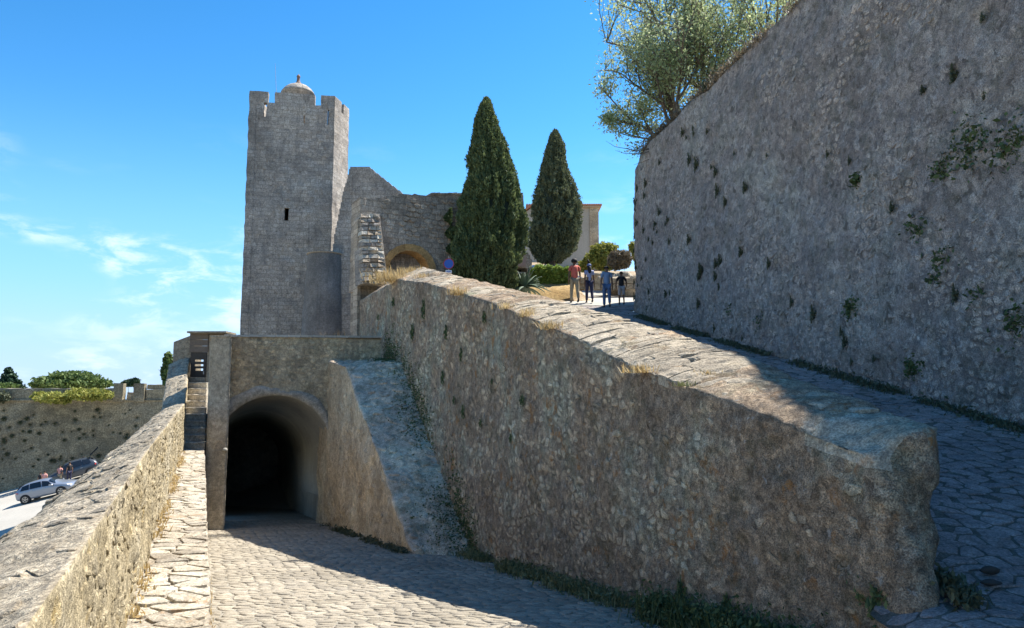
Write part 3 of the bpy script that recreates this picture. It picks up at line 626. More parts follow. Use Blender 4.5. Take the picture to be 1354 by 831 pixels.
# radial grid between the arch curve and the outer rectangle
na = 90; zg = -4.75
lenj = zs-zg; lena = math.pi*rad; tot = 2*lenj+lena; inner = []; outer = []
for k in range(na+1):
    s = k/na*tot
    if s < lenj: inner.append((ta, zg+s)); outer.append((ta-.06, zg+s))
    elif s < lenj+lena:
        a = math.pi-(s-lenj)/rad; inner.append((tcn_+rad*math.cos(a), zs+rad*math.sin(a)))
        # ray to rectangle
        cx, cz = math.cos(a), math.sin(a); L = 1e9
        if cx < 0: L = min(L, (ta-.06-tcn_)/cx)
        if cx > 0: L = min(L, (T1-tcn_)/cx)
        if cz > 0: L = min(L, (ztop(tcn_)-zs)/cz)
        outer.append((tcn_+L*cx, min(zs+L*cz, ztop(tcn_+L*cx))))
    else: inner.append((tb, zs-(s-lenj-lena))); outer.append((T1, zs-(s-lenj-lena)))
inner = np.array(inner); outer = np.array(outer)
# put exact corners
for cxr in ((ta-.06, ztop(ta-.06)), (T1, ztop(T1))):
    k = np.argmin(np.abs(outer-np.array(cxr)).sum(1)); outer[k] = cxr
tr = np.concatenate([[0, .0, .0], np.linspace(0, 1, 46)])
G = inner[:, None, :]*(1-tr[None, :, None])+outer[:, None, :]*tr[None, :, None]
nofs = np.zeros((na+1, len(tr))); nofs[:, 0] = .35; nofs[:, 1] = .12; nofs[:, 2] = .02
Pf = fp(G[..., 0], G[..., 1], nofs)
Pf = Pf+(np.array([*(-dN), 0])*Daw(Pf)[..., None])
mk('wall_face', Pf, grid_faces(na+1, len(tr)), M_fac, aw, True)
# worn plaster band round the arch, standing 3 cm proud
bw = .36; W_ = []
for k in range(na+1):
    s = k/na*tot; a = min(max((s-lenj)/rad, -.12), math.pi+.12); a = math.pi-a; n_ = np.array([math.cos(a), math.sin(a)])
    wdt = bw*(.9+.45*float(fbm(np.array([[k*.13, 0, 0]]), 1, 3, 8)[0]))*(1 if .0 < a < math.pi else .7)
    c = np.array([tcn_, zs])
    if s < lenj: base = np.array([ta, zg+s]); n_ = np.array([-1, 0.])
    elif s > lenj+lena: base = np.array([tb, zs-(s-lenj-lena)]); n_ = np.array([1, 0.])
    else: base = c+rad*n_
    W_.append([(base-n_*.02, .30), (base-n_*.02, -.028), (base+n_*wdt*.5, -.034), (base+n_*wdt, -.022), (base+n_*(wdt+.03), .03)])
W_ = [r for k, r in enumerate(W_) if lenj-.5 < k/na*tot < lenj+lena+.5]
Pb = np.array([[fp(b[0], b[1], n) for b, n in row] for row in W_]); Pb += .012*fbm(Pb, 5, 2, 5)[..., None]*np.array([-dN[0], -dN[1], 0])*-1
mk('arch_band', Pb, grid_faces(Pb.shape[0], 5), M_band, aw, True)
# stones of the wall face
def faceok(t, z):
    if z < zs and ta-.1 < t < tb+.1: return False
    return math.hypot(t-tcn_, max(z-zs, 0)) > rad+.3 and (z > zs or t > tb+.3)
cl_ = [c for c in cells(ta, 5.6, -1.5, 1.66, .19, .14, .85, rr) if all(faceok(*p) for p in c) and rr.random() < .8]
stones(aw, 'stone', cl_, patchF(lambda u, v: fp(u, v), Daw, flip=1), (.004, .02), .011, M_fac, 300, 'rubble_stones', .03, .15, .25, False, 19, .7)
# coping strip, toned pale to paint in its sunlit upper lip
n_ = 15; L0, L1 = -.2, 5.5
for k in range(n_):
    a, b = L0+(L1-L0)*k/n_, L0+(L1-L0)*(k+1)/n_; ac = Acc(); pts = fp([a+.006, b-.006, b-.006, a+.006], [ztop(a)]*4, [-.07, -.07, .55, .55]); ac.prism(pts+np.array([0, 0, -.01]), (0, 0, .07+random.uniform(-.006, .006))); ac.build('sun_toned_coping', M_plast, aw)
sheet('wall_top', np.array([[fp(t, ztop(t)-.02, n) for n in (0, .3, .6)] for t in np.linspace(-.3, T1, 20)]), M_fac, aw)
# tunnel vault, walls and end
NT_ = np.linspace(.0, 21, 60); rows_v, rows_l, rows_r = [], [], []
def dz(n): return -.107*n*.93
zd = -3.35
for n in NT_:
    arc = [fp(tcn_+rad*math.cos(a), zs+rad*math.sin(a)+dz(n)*.9, n) for a in np.linspace(math.pi, 0, 40)]
    lft = [fp(ta, z+dz(n)*.9, n) for z in np.linspace(zd, zs, 14)]; rgt = [fp(tb, z+dz(n)*.9, n) for z in np.linspace(zs, zd, 14)][1:]
    rows_v.append(lft[:-1]+arc+rgt)
    zb_ = float(road_z(fp(0, 0, n)[1]))-.6
    rows_l.append([fp(ta+.05, z, n) for z in np.linspace(zb_, zd+dz(n)*.9+.02, 14)]); rows_r.append([fp(tb-.05, z, n) for z in np.linspace(zb_, zd+dz(n)*.9+.02, 14)])
Dt = lambda p: .02*fbm(p, 1.2, 3, 66)
Pv = np.array(rows_v); i0, i1 = 8, 20   # added unseen opening in the left flank, lets daylight onto the right wall
for nm, a_, b_, c_ in (('tunnel_vault', 0, i0, 0), ('tunnel_vault', i1, 60, 0), ('tunnel_vault', i0-1, i1+1, 13)): sheet(nm, Pv[a_:b_, c_:], M_plast, aw, Dt)
Pl = np.array(rows_l)
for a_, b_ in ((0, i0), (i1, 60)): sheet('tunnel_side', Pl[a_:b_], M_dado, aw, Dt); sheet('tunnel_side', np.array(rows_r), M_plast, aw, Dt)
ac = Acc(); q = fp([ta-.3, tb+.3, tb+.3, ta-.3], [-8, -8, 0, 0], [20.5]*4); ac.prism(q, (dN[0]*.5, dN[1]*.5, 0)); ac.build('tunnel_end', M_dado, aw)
ac = Acc(); ac.prism(fp([tb-.09, tb-.09, tb+.04, tb+.04], [-1.62, -1.50, -1.50, -1.62], [-.02]*4), (dN[0]*3.2, dN[1]*3.2, -.3)); ac.build('impost_ledge', M_plast, aw)
ac = Acc(); ac.prism(fp([tb-.06, tb-.06, tb+.4, tb+.4], [-1.60, -1.44, -1.44, -1.60], [-.08]*4), (dN[0]*.12, dN[1]*.12, 0)); ac.build('impost_block', M_band, aw)
# pier left of the arch
pi_ = thing('stone_pier', 'tall tan masonry pier between the steps and the tunnel mouth', 'pier', (-8.9, 22.3, -4.1))
xa, xb = at(272.5, 600, 22.2)[0], at(300.5, 600, 22.2)[0]; zt = at(285, 446, 22.2)[2]
rows = []
pout = [(xa+(xb-xa)*t, 22.2) for t in np.linspace(0, 1, 8)]+[(xb-.415*n-.02, 22.2+n) for n in np.linspace(.1, 1.6, 10)]+[(xa-.415*n, 22.2+n) for n in np.linspace(1.6, .1, 10)]
for z in np.linspace(-4.5, zt, 90): rows.append([(x, y, z) for x, y in pout])
sheet('pier_body', np.array(rows), M_pill, pi_, lambda p: .012*fbm(p, 2, 3, 70)+.006*fbm(p, 9, 2, 71), flip=True, closed=True)
z = -4.2; k = 0
while z < -1.4:
    hgt = random.uniform(.14, .24); ac = Acc(); ac.box(((xa+xb)/2+.10, 22.24, z+hgt/2), (.30+random.uniform(-.05, .05), .11, hgt-.006), .1); o = ac.build('quoin', M_pill, pi_); z += hgt
ac = Acc(); ac.prism([(xa-.02, 22.17, zt-.01), (xb+.02, 22.17, zt-.01), (xb+.02-.67, 23.8, zt-.01), (xa-.02-.67, 23.8, zt-.01)], (0, 0, .06)); ac.build('cap_slab', M_partop, pi_)
ac = Acc(); q = at(297.5, 595, 22.15); ac.rev([(.0, -.05), (.06, -.04), (.075, 0), (.05, .05), (0, .06)], q, 12); ac.build('wall_lamp', M_plast, pi_, True)
# pier right return wall up to the arch plane
# door and its housing above the steps
dr = thing('plank_door', 'dark weathered plank door with three light slots at the top of the steps', 'door', (-10.6, 25.2, .3))
yd = 25.15; A_ = at(251, 500, yd); B_ = at(273, 465, yd); x0, x1 = A_[0], B_[0]
zz = [at(260, y_, yd)[2] for y_ in (507, 499, 490.5, 487.5, 484.5, 481.8, 478.5, 475.8, 466)]
def bx(name, x0_, x1_, y0_, y1_, z0_, z1_, mat, par_): ac = Acc(); ac.box(((x0_+x1_)/2, (y0_+y1_)/2, (z0_+z1_)/2), (x1_-x0_, y1_-y0_, z1_-z0_)); return ac.build(name, mat, par_)
bx('plank', x0, x1, yd, yd+.06, zz[1], zz[2], M_wood, dr); bx('plank', x0, x1, yd+.002, yd+.06, zz[3], zz[4], M_wood, dr); bx('plank', x0, x1, yd, yd+.06, zz[5], zz[6], M_wood, dr); bx('plank', x0, x1, yd+.003, yd+.06, zz[7], zz[8], M_wood, dr)
for a_, b_ in ((2, 3), (4, 5), (6, 7)):
    bx('plank', x0, x0+.13+.03*(a_ == 2), yd+.004, yd+.056, zz[a_]-.004, zz[b_]+.004, M_wood, dr); bx('plank', x1-.09, x1, yd+.004, yd+.056, zz[a_]-.004, zz[b_]+.004, M_wood, dr)
bx('handle', x1-.07, x1-.045, yd-.03, yd, zz[2]-.12, zz[2]-.02, M_metal, dr)
gh = thing('gatehouse_stub', 'small masonry housing with wooden lintel boards around the plank door', 'masonry', (-11, 25.4, .3))
zl = at(260, 441, yd)[2]; n_ = 3
for k in range(n_):
    a = zz[8]+(zl-zz[8])*k/n_; bx('board', x0-.05, x1+.05, yd-.02, yd+.10, a+.006, zz[8]+(zl-zz[8])*(k+1)/n_-.006, M_woodl, gh)
bx('sill', x0-.02, x1+.02, yd-.05, yd+.35, .32, zz[1]-.004, M_pill, gh)
q0, q1 = at(226, 541, 25.45), at(250, 541, 25.45); zt2 = at(240, 446, 25.45)[2]
ac = Acc(); ac.prism([(q0[0], 25.42, -.6), (q1[0]-.02, 25.42, -.6), (q1[0]-.02, 25.42, zt2+.06), (q0[0], 25.42, zt2-.17)], (0, .9, 0)); ac.build('block', M_partop, gh)
ac = Acc(); q = [at(250, 439.5, 24.95), at(297, 440.5, 24.9)]; ac.box(((q[0][0]+q[1][0])/2, 25.35, q[0][2]), (q[1][0]-q[0][0]+.1, .9, .06)); ac.build('cap_slab', M_partop, gh)
bx('jamb', x1+.002, x1+.62, yd+.05, yd+.5, .3, zl-.05, M_pill, gh)
# buttress
bt = thing('sloping_buttress', 'blue-grey buttress with a long sloping top running down from the arch wall to the road', 'buttress', (-1.6, 15.6, -3.2))
BL = lambda y: 4.9-.448*y
by = np.array([14.6, 15.35, 18.5, 21.7, 24.2, 25.6]); bz_ = np.array([-3.75, -3.22, -1.25, .77, 1.02, 1.1])
rows = []
def Dbt(p): return .06*fbm(p, 1.2, 3, 81)+.03*fbm(p, 4, 3, 82)
for y in np.arange(14.7, 25.6, .09):
    z = float(np.interp(y, by, bz_)); xl = BL(y); xr = TLx(y)+.15; zb = road_z(y)-.4; t = np.linspace(0, 1, 26)
    rows.append(np.concatenate([np.stack([np.full(44, xl), np.full(44, y), np.linspace(zb, max(z-.03, zb+.1), 44)], -1), np.stack([xl+(xr-xl)*t, np.full(26, y), z+.05*t], -1)]))
P = np.array(rows); o = sheet('buttress_core', P, M_tan, bt, Dbt, flip=True)
o.data.materials.append(M_butt); idx = np.zeros((P.shape[0]-1, P.shape[1]-1), np.int32); idx[:, 43:] = 1; o.data.polygons.foreach_set('material_index', idx.ravel())
bt_top = lambda u, v: np.stack([BL(u)+(TLx(u)+.1-BL(u))*v/1.35, u, np.interp(u, by, bz_)+.05*v], -1)
stones(bt, 'slope_stone', [c for c in cells(15.2, 24.6, 0, 1.35, .22, .3, .9, rr) if rr.random() < .7], patchF(bt_top, Dbt, flip=-1), (-.004, .03), .010, M_butt, 200, 'slope_stones', .04, .1, .2, False, 23, .75)
bt_l = lambda u, v: np.stack([BL(u), u, road_z(u)+v], -1)
stones(bt, 'stone', [c for c in cells(15.6, 24.0, 0, 5.0, .2, .15, .9, rr) if max(p[1] for p in c)+road_z(c[0][0]) < np.interp(min(p[0] for p in c), by, bz_)-.05 and rr.random() < .6], patchF(bt_l, Dbt, flip=-1), (.002, .012), .010, M_tan, 300, 'rubble_stones', .04, .1, .25, False, 24, .7)
# terrace behind the arch wall
X, Y = np.meshgrid(np.linspace(-30, -4.2, 30), np.linspace(24.0, 60, 30), indexing='ij')
tx = np.minimum(X, np.where(Y < 29, TLx(Y)+.4, 30)); tx = np.maximum(tx, LOx(Y)+.4)
o = mk('terrace', np.stack([tx, np.maximum(np.maximum(Y, 26.4), F0[1]+(tx-F0[0])*.4+.3), .62+0*X+.04*fbm(np.stack([X, Y, X*0], -1), .8, 2, 4)], -1), grid_faces(30, 30), M_soil, None, True); o['kind'] = 'structure'
ac = Acc(); ac.prism([(-13.8, 32.0, -9), (-25, 60, -9), (-25.4, 60, -9), (-14.2, 32.0, -9)], (0, 0, 9.7)); props(ac.build('terrace_retaining_wall', M_farw), 'plain retaining wall under the terrace behind the gatehouse', 'wall')  # starts late to leave daylight a way to the added tunnel opening
print('lower structures done')
# ================================================================ TOWER
tA = at(330, 120, 50.0); tB = at(443, 127.5, 50.95); tC = at(462, 138, 53.3); ZT = tA[2]; tD = np.array([-13.2, 57.6, ZT]); tE = np.array([-19.0, 56.8, ZT])
zt2_ = lambda p: p[2]
tw = thing('castle_tower', 'tall grey square stone tower with battlements and a small dome', 'tower', (tA[0]+3, 53, 1.3))
MH = .78
def tpanel(nm, A, B, nu, nv, holes, thick=.5):
    a = np.array([A[0], A[1], .4]); U = np.array([B[0]-A[0], B[1]-A[1], 0]); zt_ = ZT-MH; V = np.array([0, 0, zt_-.4])
    def mask(u, v):
        ok = np.ones(u.shape, bool)
        for u0, u1, z0, z1 in holes: z = .4+v*V[2]; ok &= ~((u > u0) & (u < u1) & (z > z0) & (z < z1))
        return ok
    slab('tower_wall', a, U, V, nu, nv, thick, mask, M_tower, tw, .035, 90)
def merlon(A, B, u0, u1, z0=None, z1=None):
    A, B = np.array(A[:2]), np.array(B[:2]); p, q = A+(B-A)*u0, A+(B-A)*u1; L = np.linalg.norm(q-p)
    z0 = ZT-MH-.02; slab('merlon', (p[0], p[1], z0), (q[0]-p[0], q[1]-p[1], 0), (0, 0, (z1 or ZT)-z0), max(2, int(L/.18)), 5, .5, None, M_tower, tw, .03, 90)
zA = lambda py, d=50.4: at(386, py, d)[2]
tpanel('f', tA, tB, 60, 130, [(.165, .20, zA(157), zA(137)), (.63, .648, zA(162), zA(151)), (.91, .94, zA(163), zA(144)), (.455, .495, zA(293), zA(274))], .25)
tpanel('r', tB, tC, 16, 110, [])
for A, B in ((tC, tD), (tD, tE), (tE, tA)): tpanel('b', A, B, 20, 60, [])
for u0, u1 in ((0, .215), (.295, .765), (.835, 1.0)): merlon(tA, tB, u0, u1, None, ZT-.0)
for u0, u1 in ((.02, .45), (.62, 1)): merlon(tB, tC, u0, u1, None, ZT-.02)
for A, B in ((tC, tD), (tD, tE), (tE, tA)):
    for u0, u1 in ((.02, .3), (.42, .7), (.82, .98)): merlon(A, B, u0, u1)
ac = Acc(); ac.prism([(tA[0]+.1, tA[1]+.1, ZT-MH-1.9), (tB[0]-.1, tB[1]+.1, ZT-MH-1.9), (tC[0]-.1, tC[1], ZT-MH-1.9), (tD[0], tD[1]-.1, ZT-MH-1.9), (tE[0]+.1, tE[1]-.1, ZT-MH-1.9)], (0, 0, .4)); ac.build('roof_deck', M_tower, tw)
dc = at(394, 125, 52.0); ac = Acc(); ac.rev([(1.16, -2.2), (1.16, -.02), (1.2, 0), (1.14, .12), (.98, .34), (.74, .54), (.46, .68), (.2, .76), (.13, .80)], dc, 24); ac.build('dome', M_tower, tw, True)
ac = Acc(); ac.rev([(.26, .74), (.2, .84), (.13, .95), (.10, 1.25), (.14, 1.30), (.13, 1.36), (.05, 1.48), (.01, 1.52)], dc, 12); ac.build('finial', plain('reddish_brown_stone', (.2, .12, .085), .8), tw, True)
an = at(367, 125, 51.5); ac = Acc(); ac.tube([an-np.array([0, 0, 1.2]), an+np.array([-.25, 0, 2.3])], [.025, .012], 5); ac.build('antenna_mast', M_metal, tw)
tu = thing('round_turret', 'half-round grey stone turret with a flat pale lid at the foot of the tower', 'turret', (at(423, 445, 46)[0], 46, 1.3))
q = at(425, 333, 46); rows = []
for z in np.linspace(1.0, q[2], 46):
    r = 1.08+.32*(1-(z-1)/(q[2]-1)); rows.append([(q[0]-.12*(1-(z-1)/(q[2]-1))+r*math.cos(a), q[1]+1+r*math.sin(a), z) for a in np.linspace(0, 2*math.pi, 40, endpoint=False)])
sheet('turret_wall', np.array(rows), M_turret, tu, lambda p: .02*fbm(p, 1.5, 3, 5), closed=True, flip=True)
ac = Acc(); ac.rev([(0, -.05), (1.14, -.05), (1.17, 0), (1.13, .05), (0, .09)], (q[0], q[1]+1, q[2]), 40); ac.build('turret_lid', M_cope, tu)
# gabled wall against the tower
def poly_slab(name, pix, d0, d1, thick, mat, parent, cell=.25, D=.03, x0=None, step_noise=0.):
    """wall whose outline follows pixel points, standing in the vertical plane through pixels x=first..last at depths d0..d1"""
    xs = [p[0] for p in pix]; xa_, xb_ = min(xs), max(xs)
    A = at(xa_, 500, d0)[:2]; B = at(xb_, 500, d1)[:2]
    pts = []
    for px, py in pix:
        a, b = ray(px, py); dx, dy = B-A; t = (a*A[1]-A[0])/(dx-a*dy); y = A[1]+t*dy; pts.append((t, b*y))
    T = np.array(pts); z0, z1 = T[:, 1].min(), T[:, 1].max(); t0, t1 = T[:, 0].min(), T[:, 0].max(); L = np.linalg.norm(B-A)*(t1-t0)
    nu, nv = int(L/cell), int((z1-z0)/cell)
    def mask(u, v):
        U = t0+u*(t1-t0); V = z0+v*(z1-z0); ins = np.zeros(u.shape, bool)
        if step_noise: V = V+step_noise*vn(np.stack([U*9, V*0, V*0], -1), 3)
        for (xa1, ya1), (xb1, yb1) in zip(T, np.roll(T, -1, axis=0)):
            c = ((ya1 > V) != (yb1 > V)); xx = (xb1-xa1)*(V-ya1)/((yb1-ya1) if yb1 != ya1 else 1e-9)+xa1; ins ^= c & (U < xx)
        return ins
    P0 = np.array([*(A+(B-A)*t0), z0]); U = np.array([*((B-A)*(t1-t0)), 0])
    return slab(name, P0, U, (0, 0, z1-z0), nu, nv, thick, mask, mat, parent, D, 33)
gw = thing('gabled_wall', 'grey stone wall with a sloping gable line leaning on the right flank of the tower', 'wall', (-12, 47, 1.3))
poly_slab('wall_body', [(463, 221), (488, 221), (540, 262), (540, 452), (440, 452), (440, 330), (443, 308), (452, 262)], 46.8, 46.8, 4.0, M_tower, gw, .07, .03)
# ================================================================ GATE WALL
gt = thing('gate_wall', 'brown stone castle wall with an ochre pointed arch behind the cypress', 'wall', (-6, 29, 3.3))
GA, GB = 29.0, 33.0
poly_slab('wall_body', [(474, 450), (476, 262), (505, 262), (524, 259), (566, 258), (572, 256), (640, 256), (692, 258), (693, 300), (694, 332), (701, 339), (704, 352), (705, 395), (696, 396), (696, 353), (682, 353), (682, 396), (572, 400), (572, 352), (566, 340), (555, 331), (541, 327), (526, 331), (515, 340), (509, 352), (509, 450)], GA, GB, 1.1, M_gate, gt, .085, .03, step_noise=.04)
Ag = at(474, 500, GA)[:2]; Bg = at(705, 500, GB)[:2]; dg = (Bg-Ag)/np.linalg.norm(Bg-Ag); ng = np.array([dg[1], -dg[0]])
def gpt(px, py, off=0.):
    a, b = ray(px, py); o = Ag+ng*off; t = (a*o[1]-o[0])/(dg[0]-a*dg[1]); p = o+dg*t; return np.array([p[0], p[1], b*p[1]])
# ochre voussoirs
ap = [(509, 362), (509.5, 352), (513, 343), (519, 335.5), (527, 330), (536, 327.4), (545, 327.4), (554, 330), (562, 335.5), (568, 343), (571.5, 352), (572, 362)]
c_ = np.array((540.5, 356.))
for k in range(len(ap)-1):
    a, b = np.array(ap[k]), np.array(ap[k+1]); ou = lambda p: c_+(p-c_)*(1+4.6/np.linalg.norm(p-c_)); inn = lambda p: c_+(p-c_)*(1-4.6/np.linalg.norm(p-c_))
    A4 = [gpt(*(a+(b-a)*.03 if 0 else inn(a)), .06), gpt(*inn(b), .06), gpt(*ou(b), .06), gpt(*ou(a), .06)]
    ac = Acc(); ac.prism(A4, np.array([-ng[0], -ng[1], 0])*.75); ac.build('voussoir', M_ochre, gt)
ac = Acc(); q = [gpt(506, 364, -.8), gpt(575, 364, -.8), gpt(575, 322, -.8), gpt(506, 322, -.8)]; ac.prism(q, np.array([-ng[0], -ng[1], 0])*.25); ac.build('blocking_wall', M_tower, gt)
# plaque, and a black panel painting the dark inside the wall-end opening
ac = Acc(); ac.prism([gpt(682, 352.5, .05), gpt(695.5, 352.5, .05), gpt(695.5, 339.5, .05), gpt(682, 339.5, .05)], np.array([-ng[0], -ng[1], 0])*.15); ac.build('plaque', plain('pink_marble', (.38, .27, .22), .5), gt)
ac = Acc(); ac.prism([gpt(681, 372, -.5), gpt(697, 372, -.5), gpt(697, 352, -.5), gpt(681, 352, -.5)], np.array([-ng[0], -ng[1], 0])*.1); ac.build('opening_dark', M_blk, gt)
ac = Acc(); ac.prism([gpt(682, 361.5, -.1), gpt(696, 361.5, -.1), gpt(696, 360, -.1), gpt(682, 360, -.1)], np.array([-ng[0], -ng[1], 0])*.08); ac.build('bar', M_metal, gt)
# masonry blocks on the gate wall
def gcell(u, v): # metres along, z
    p = Ag[None, :]+dg[None, :]*u[:, None]; return np.stack([p[:, 0], p[:, 1], v], -1)
def gok(c):
    P = gcell(np.array([p[0] for p in c]), np.array([p[1] for p in c]))
    for p in P:
        u = p[0]/p[1]; v = p[2]/p[1]
        if not (ray(500, 300)[0] < u < ray(690, 300)[0]) or v > ray(600, 262)[1]: return False
        if ray(503, 340)[0] < u < ray(578, 340)[0] and v < ray(540, 319)[1]: return False
    return rr.random() < .7
rr = random.Random(77)
stones(gt, 'stone_block', [c for c in cells(.6, 7.6, 3.6, 8.2, .32, .2, .35, rr) if gok(c)], patchF(gcell, None, flip=1), (.025, .045), .010, M_gate, 300, 'stone_blocks', .03, .02, .1, False, 41, .85)
rz_ = random.Random(4); lx = 570
while lx < 690:
    w_ = rz_.uniform(5, 11); ac = Acc(); ac.prism([gpt(lx+.4, 257.5, .05), gpt(min(lx+w_, 692)-.4, 257.5, .05), gpt(min(lx+w_, 692)-.4, 254.6+rz_.random(), .05), gpt(lx+.4, 254.6+rz_.random(), .05)], np.array([-ng[0], -ng[1], 0])*1.0); ac.build('capstone', M_gate, gt); lx += w_
# pale strip at the corner and leaning rubble buttress
ac = Acc(); ac.prism([gpt(472, 450, .08), gpt(476.5, 450, .08), gpt(476.5, 290, .08), gpt(473, 290, .08)], np.array([-ng[0], -ng[1], 0])*.5); ac.build('corner_strip', M_gate, gt)
sb = thing('stepped_buttress', 'leaning rubble buttress of jagged sun-edged stones at the left end of the gate wall', 'buttress', gpt(492, 365, 1.))
y_ = 283.0; rz_ = random.Random(6)
ac = Acc(); f = lambda py: (py-283)/(372-283)
ac.prism([gpt(477, 284, .1), gpt(502, 284, .1), gpt(513, 375, 1.1), gpt(480, 375, 1.1)], np.array([-ng[0], -ng[1], 0])*.9); ac.build('buttress_core', M_tower, sb)
while y_ < 368:
    h_ = rz_.uniform(4.2, 6.5); off = .22+1.0*f(y_); xl, xr = 477+4*f(y_), 502+10*f(y_); cuts = sorted([xl, xl+(xr-xl)*rz_.uniform(.25, .45), xl+(xr-xl)*rz_.uniform(.55, .8), xr])
    for a, b in zip(cuts[:-1], cuts[1:]):
        j = lambda s_=.5: rz_.uniform(-s_, s_); o_ = off+rz_.uniform(-.06, .1)
        ac = Acc(); top = [gpt(a+.3, y_+j(), o_), gpt(b-.3, y_+j(), o_+.05), gpt(b-.4, y_+h_*.8+j(), o_+rz_.uniform(-.02, .12)), gpt(a+.4, y_+h_*.8+j(), o_+rz_.uniform(-.02, .12))]
        ac.prism(top[::-1], np.array([-ng[0], -ng[1], 0])*.45); ac.build('jagged_stone', rz_.choice([M_tower, M_gate, M_step]), sb)
    y_ += h_
# ================================================================ HOUSE AT THE TOP
hs_ = thing('cream_house', 'cream rendered house with a low terracotta roof behind the second cypress', 'house', at(750, 350, 60))
hA, hB = at(700, 500, 62)[0], at(793, 500, 60)[0]; zr = at(793, 275, 60)[2]; zb_ = 9.0
ac = Acc(); ac.box(((hA+hB)/2, 65, (zr+zb_)/2), (hB-hA, 10, zr-zb_)); ac.build('wall', M_house, hs_)
ac = Acc(); ac.box((hB-.30, 59.95, (zr+zb_)/2), (.72, .1, zr-zb_)); ac.build('pilaster', M_tan, hs_)
ac = Acc(); ac.box(((hA+hB)/2, 64.8, zr+.06), (hB-hA+.35, 10.2, .12)); ac.build('cornice', M_house, hs_)
xr_, xl_ = hB+.32, hA-.3; rfz = zr+.13
ac = Acc(); ac.add([(xl_, 59.6, rfz), (xr_, 59.6, rfz), (xr_, 70, rfz), (xl_, 70, rfz), (xl_+1.5, 62, rfz+.62), (xr_-1.7, 62, rfz+.62), (xr_-1.7, 68, rfz+.62), (xl_+1.5, 68, rfz+.62)], [(0, 3, 2, 1), (4, 5, 6, 7), (0, 1, 5, 4), (1, 2, 6, 5), (2, 3, 7, 6), (3, 0, 4, 7)]); ro = ac.build('roof', M_rtile, hs_)
for k in range(34):
    x = xl_+(xr_-xl_)*(k+.5)/34; ac = Acc(); ac.tube([(x, 59.55, rfz+.02), (x, 61.9, rfz+.6)] if xl_+1.6 < x < xr_-1.8 else [(x, 59.55, rfz+.02), (x, 59.9, rfz+.1)], .085, 6); o = ac.build('roof_tile', M_rtile); par(o, ro)
wg = thing('side_house', 'narrow pale house end with a red sloping eave seen between the cypresses', 'house', at(700, 350, 56))
ac = Acc(); x0_, x1_ = at(695, 0+300, 56)[0], at(712, 300, 56)[0]; z0_, z1_ = at(695, 281, 56)[2], at(712, 267, 56)[2]
ac.prism([(x0_, 56, 8.0), (x1_, 56, 8.0), (x1_, 56, z1_), (x0_, 56, z0_)], (0, 3, 0)); ac.build('wall', M_house, wg)
ac = Acc(); ac.prism([(x0_-.1, 55.8, z0_+.02), (x1_, 55.8, z1_+.08), (x1_, 55.8, z1_+.24), (x0_-.1, 55.8, z0_+.18)], (0, 3.4, 0)); ac.build('roof', M_rtile, wg)
q = at(703, 305, 55.98); bx('window', q[0]-.28, q[0]+.28, 55.95, 56.05, q[2]-.7, q[2]+.6, plain('grey_shutter', (.35, .38, .42), .6), wg)
# ================================================================ FAR WALL
fw = thing('far_rampart', 'long olive-grey rampart with weeds beyond the car park', 'wall', (-42, 70, -8))
fx0, fx1 = at(-70, 500, 69)[0], at(262, 500, 73)[0]
def fwy(x): return 69+4*(x-fx0)/(fx1-fx0)
zc = at(60, 531, 70)[2]; zt_ = at(60, 515, 70)[2]
rows = []
for x in np.arange(fx0, fx1, .22):
    y = fwy(x); zb_ = cpz(x, y)-.8; z = np.linspace(zb_, zc, 46); z = z[z < zc+9]; bat = (zc-z)*.10
    rows.append(np.concatenate([np.stack([np.full(46, x), y-bat, z], -1), [[x, y-.12, zc+.02], [x, y-.12, zc+.16], [x, y+.05, zc+.2]]]))
pitf = [(random.uniform(fx0, fx1), random.uniform(-9, -1.5), random.uniform(.12, .35)) for _ in range(170)]
def Dfw(p):
    q = p.reshape(-1, 3); d = .10*fbm(q, .35, 3, 91)+.05*fbm(q, 1.6, 2, 92)
    for x, z, r in pitf:
        m = (np.abs(q[:, 0]-x) < 2*r) & (np.abs(q[:, 2]-z) < 2*r); d[m] -= 1.3*r*np.exp(-((q[m, 0]-x)**2+(q[m, 2]-z)**2)/(r*.6)**2)
    return d.reshape(p.shape[:-1])
sheet('wall_face', np.array(rows), M_farw, fw, Dfw)
def fpz(pxa, pxb, pya, pyb, nm='parapet_block', mat=M_farw, th=.9, dy=0.):
    xa_ = at(pxa, 500, 71)[0]; xb_ = at(pxb, 500, 71)[0]; n = max(3, int((xb_-xa_)/.35))
    za, zb2 = at(0, pyb, 70.5)[2], at(0, pya, 70.5)[2]
    slab(nm, (xa_, fwy(xa_)+dy, za), (xb_-xa_, fwy(xb_)-fwy(xa_), 0), (0, 0, zb2-za), n, 5, th, None, mat, fw, .04, 95)
fpz(-70, 60, 515.5, 531.5); fpz(60.3, 148, 514.5, 531.5); fpz(148.5, 160, 507, 531.5, dy=-.3); fpz(160, 172, 519, 531.5, dy=.5, mat=M_tan); fpz(172, 185, 507, 531.5, dy=-.2); fpz(185.4, 262, 515, 531.5, dy=.1); fpz(-70, 148, 513.8, 515.2, 'parapet_capping', M_cope, 1.0)
fpz(186, 262, 508.5, 514.6, 'parapet_capping', M_farw, .9, .3)

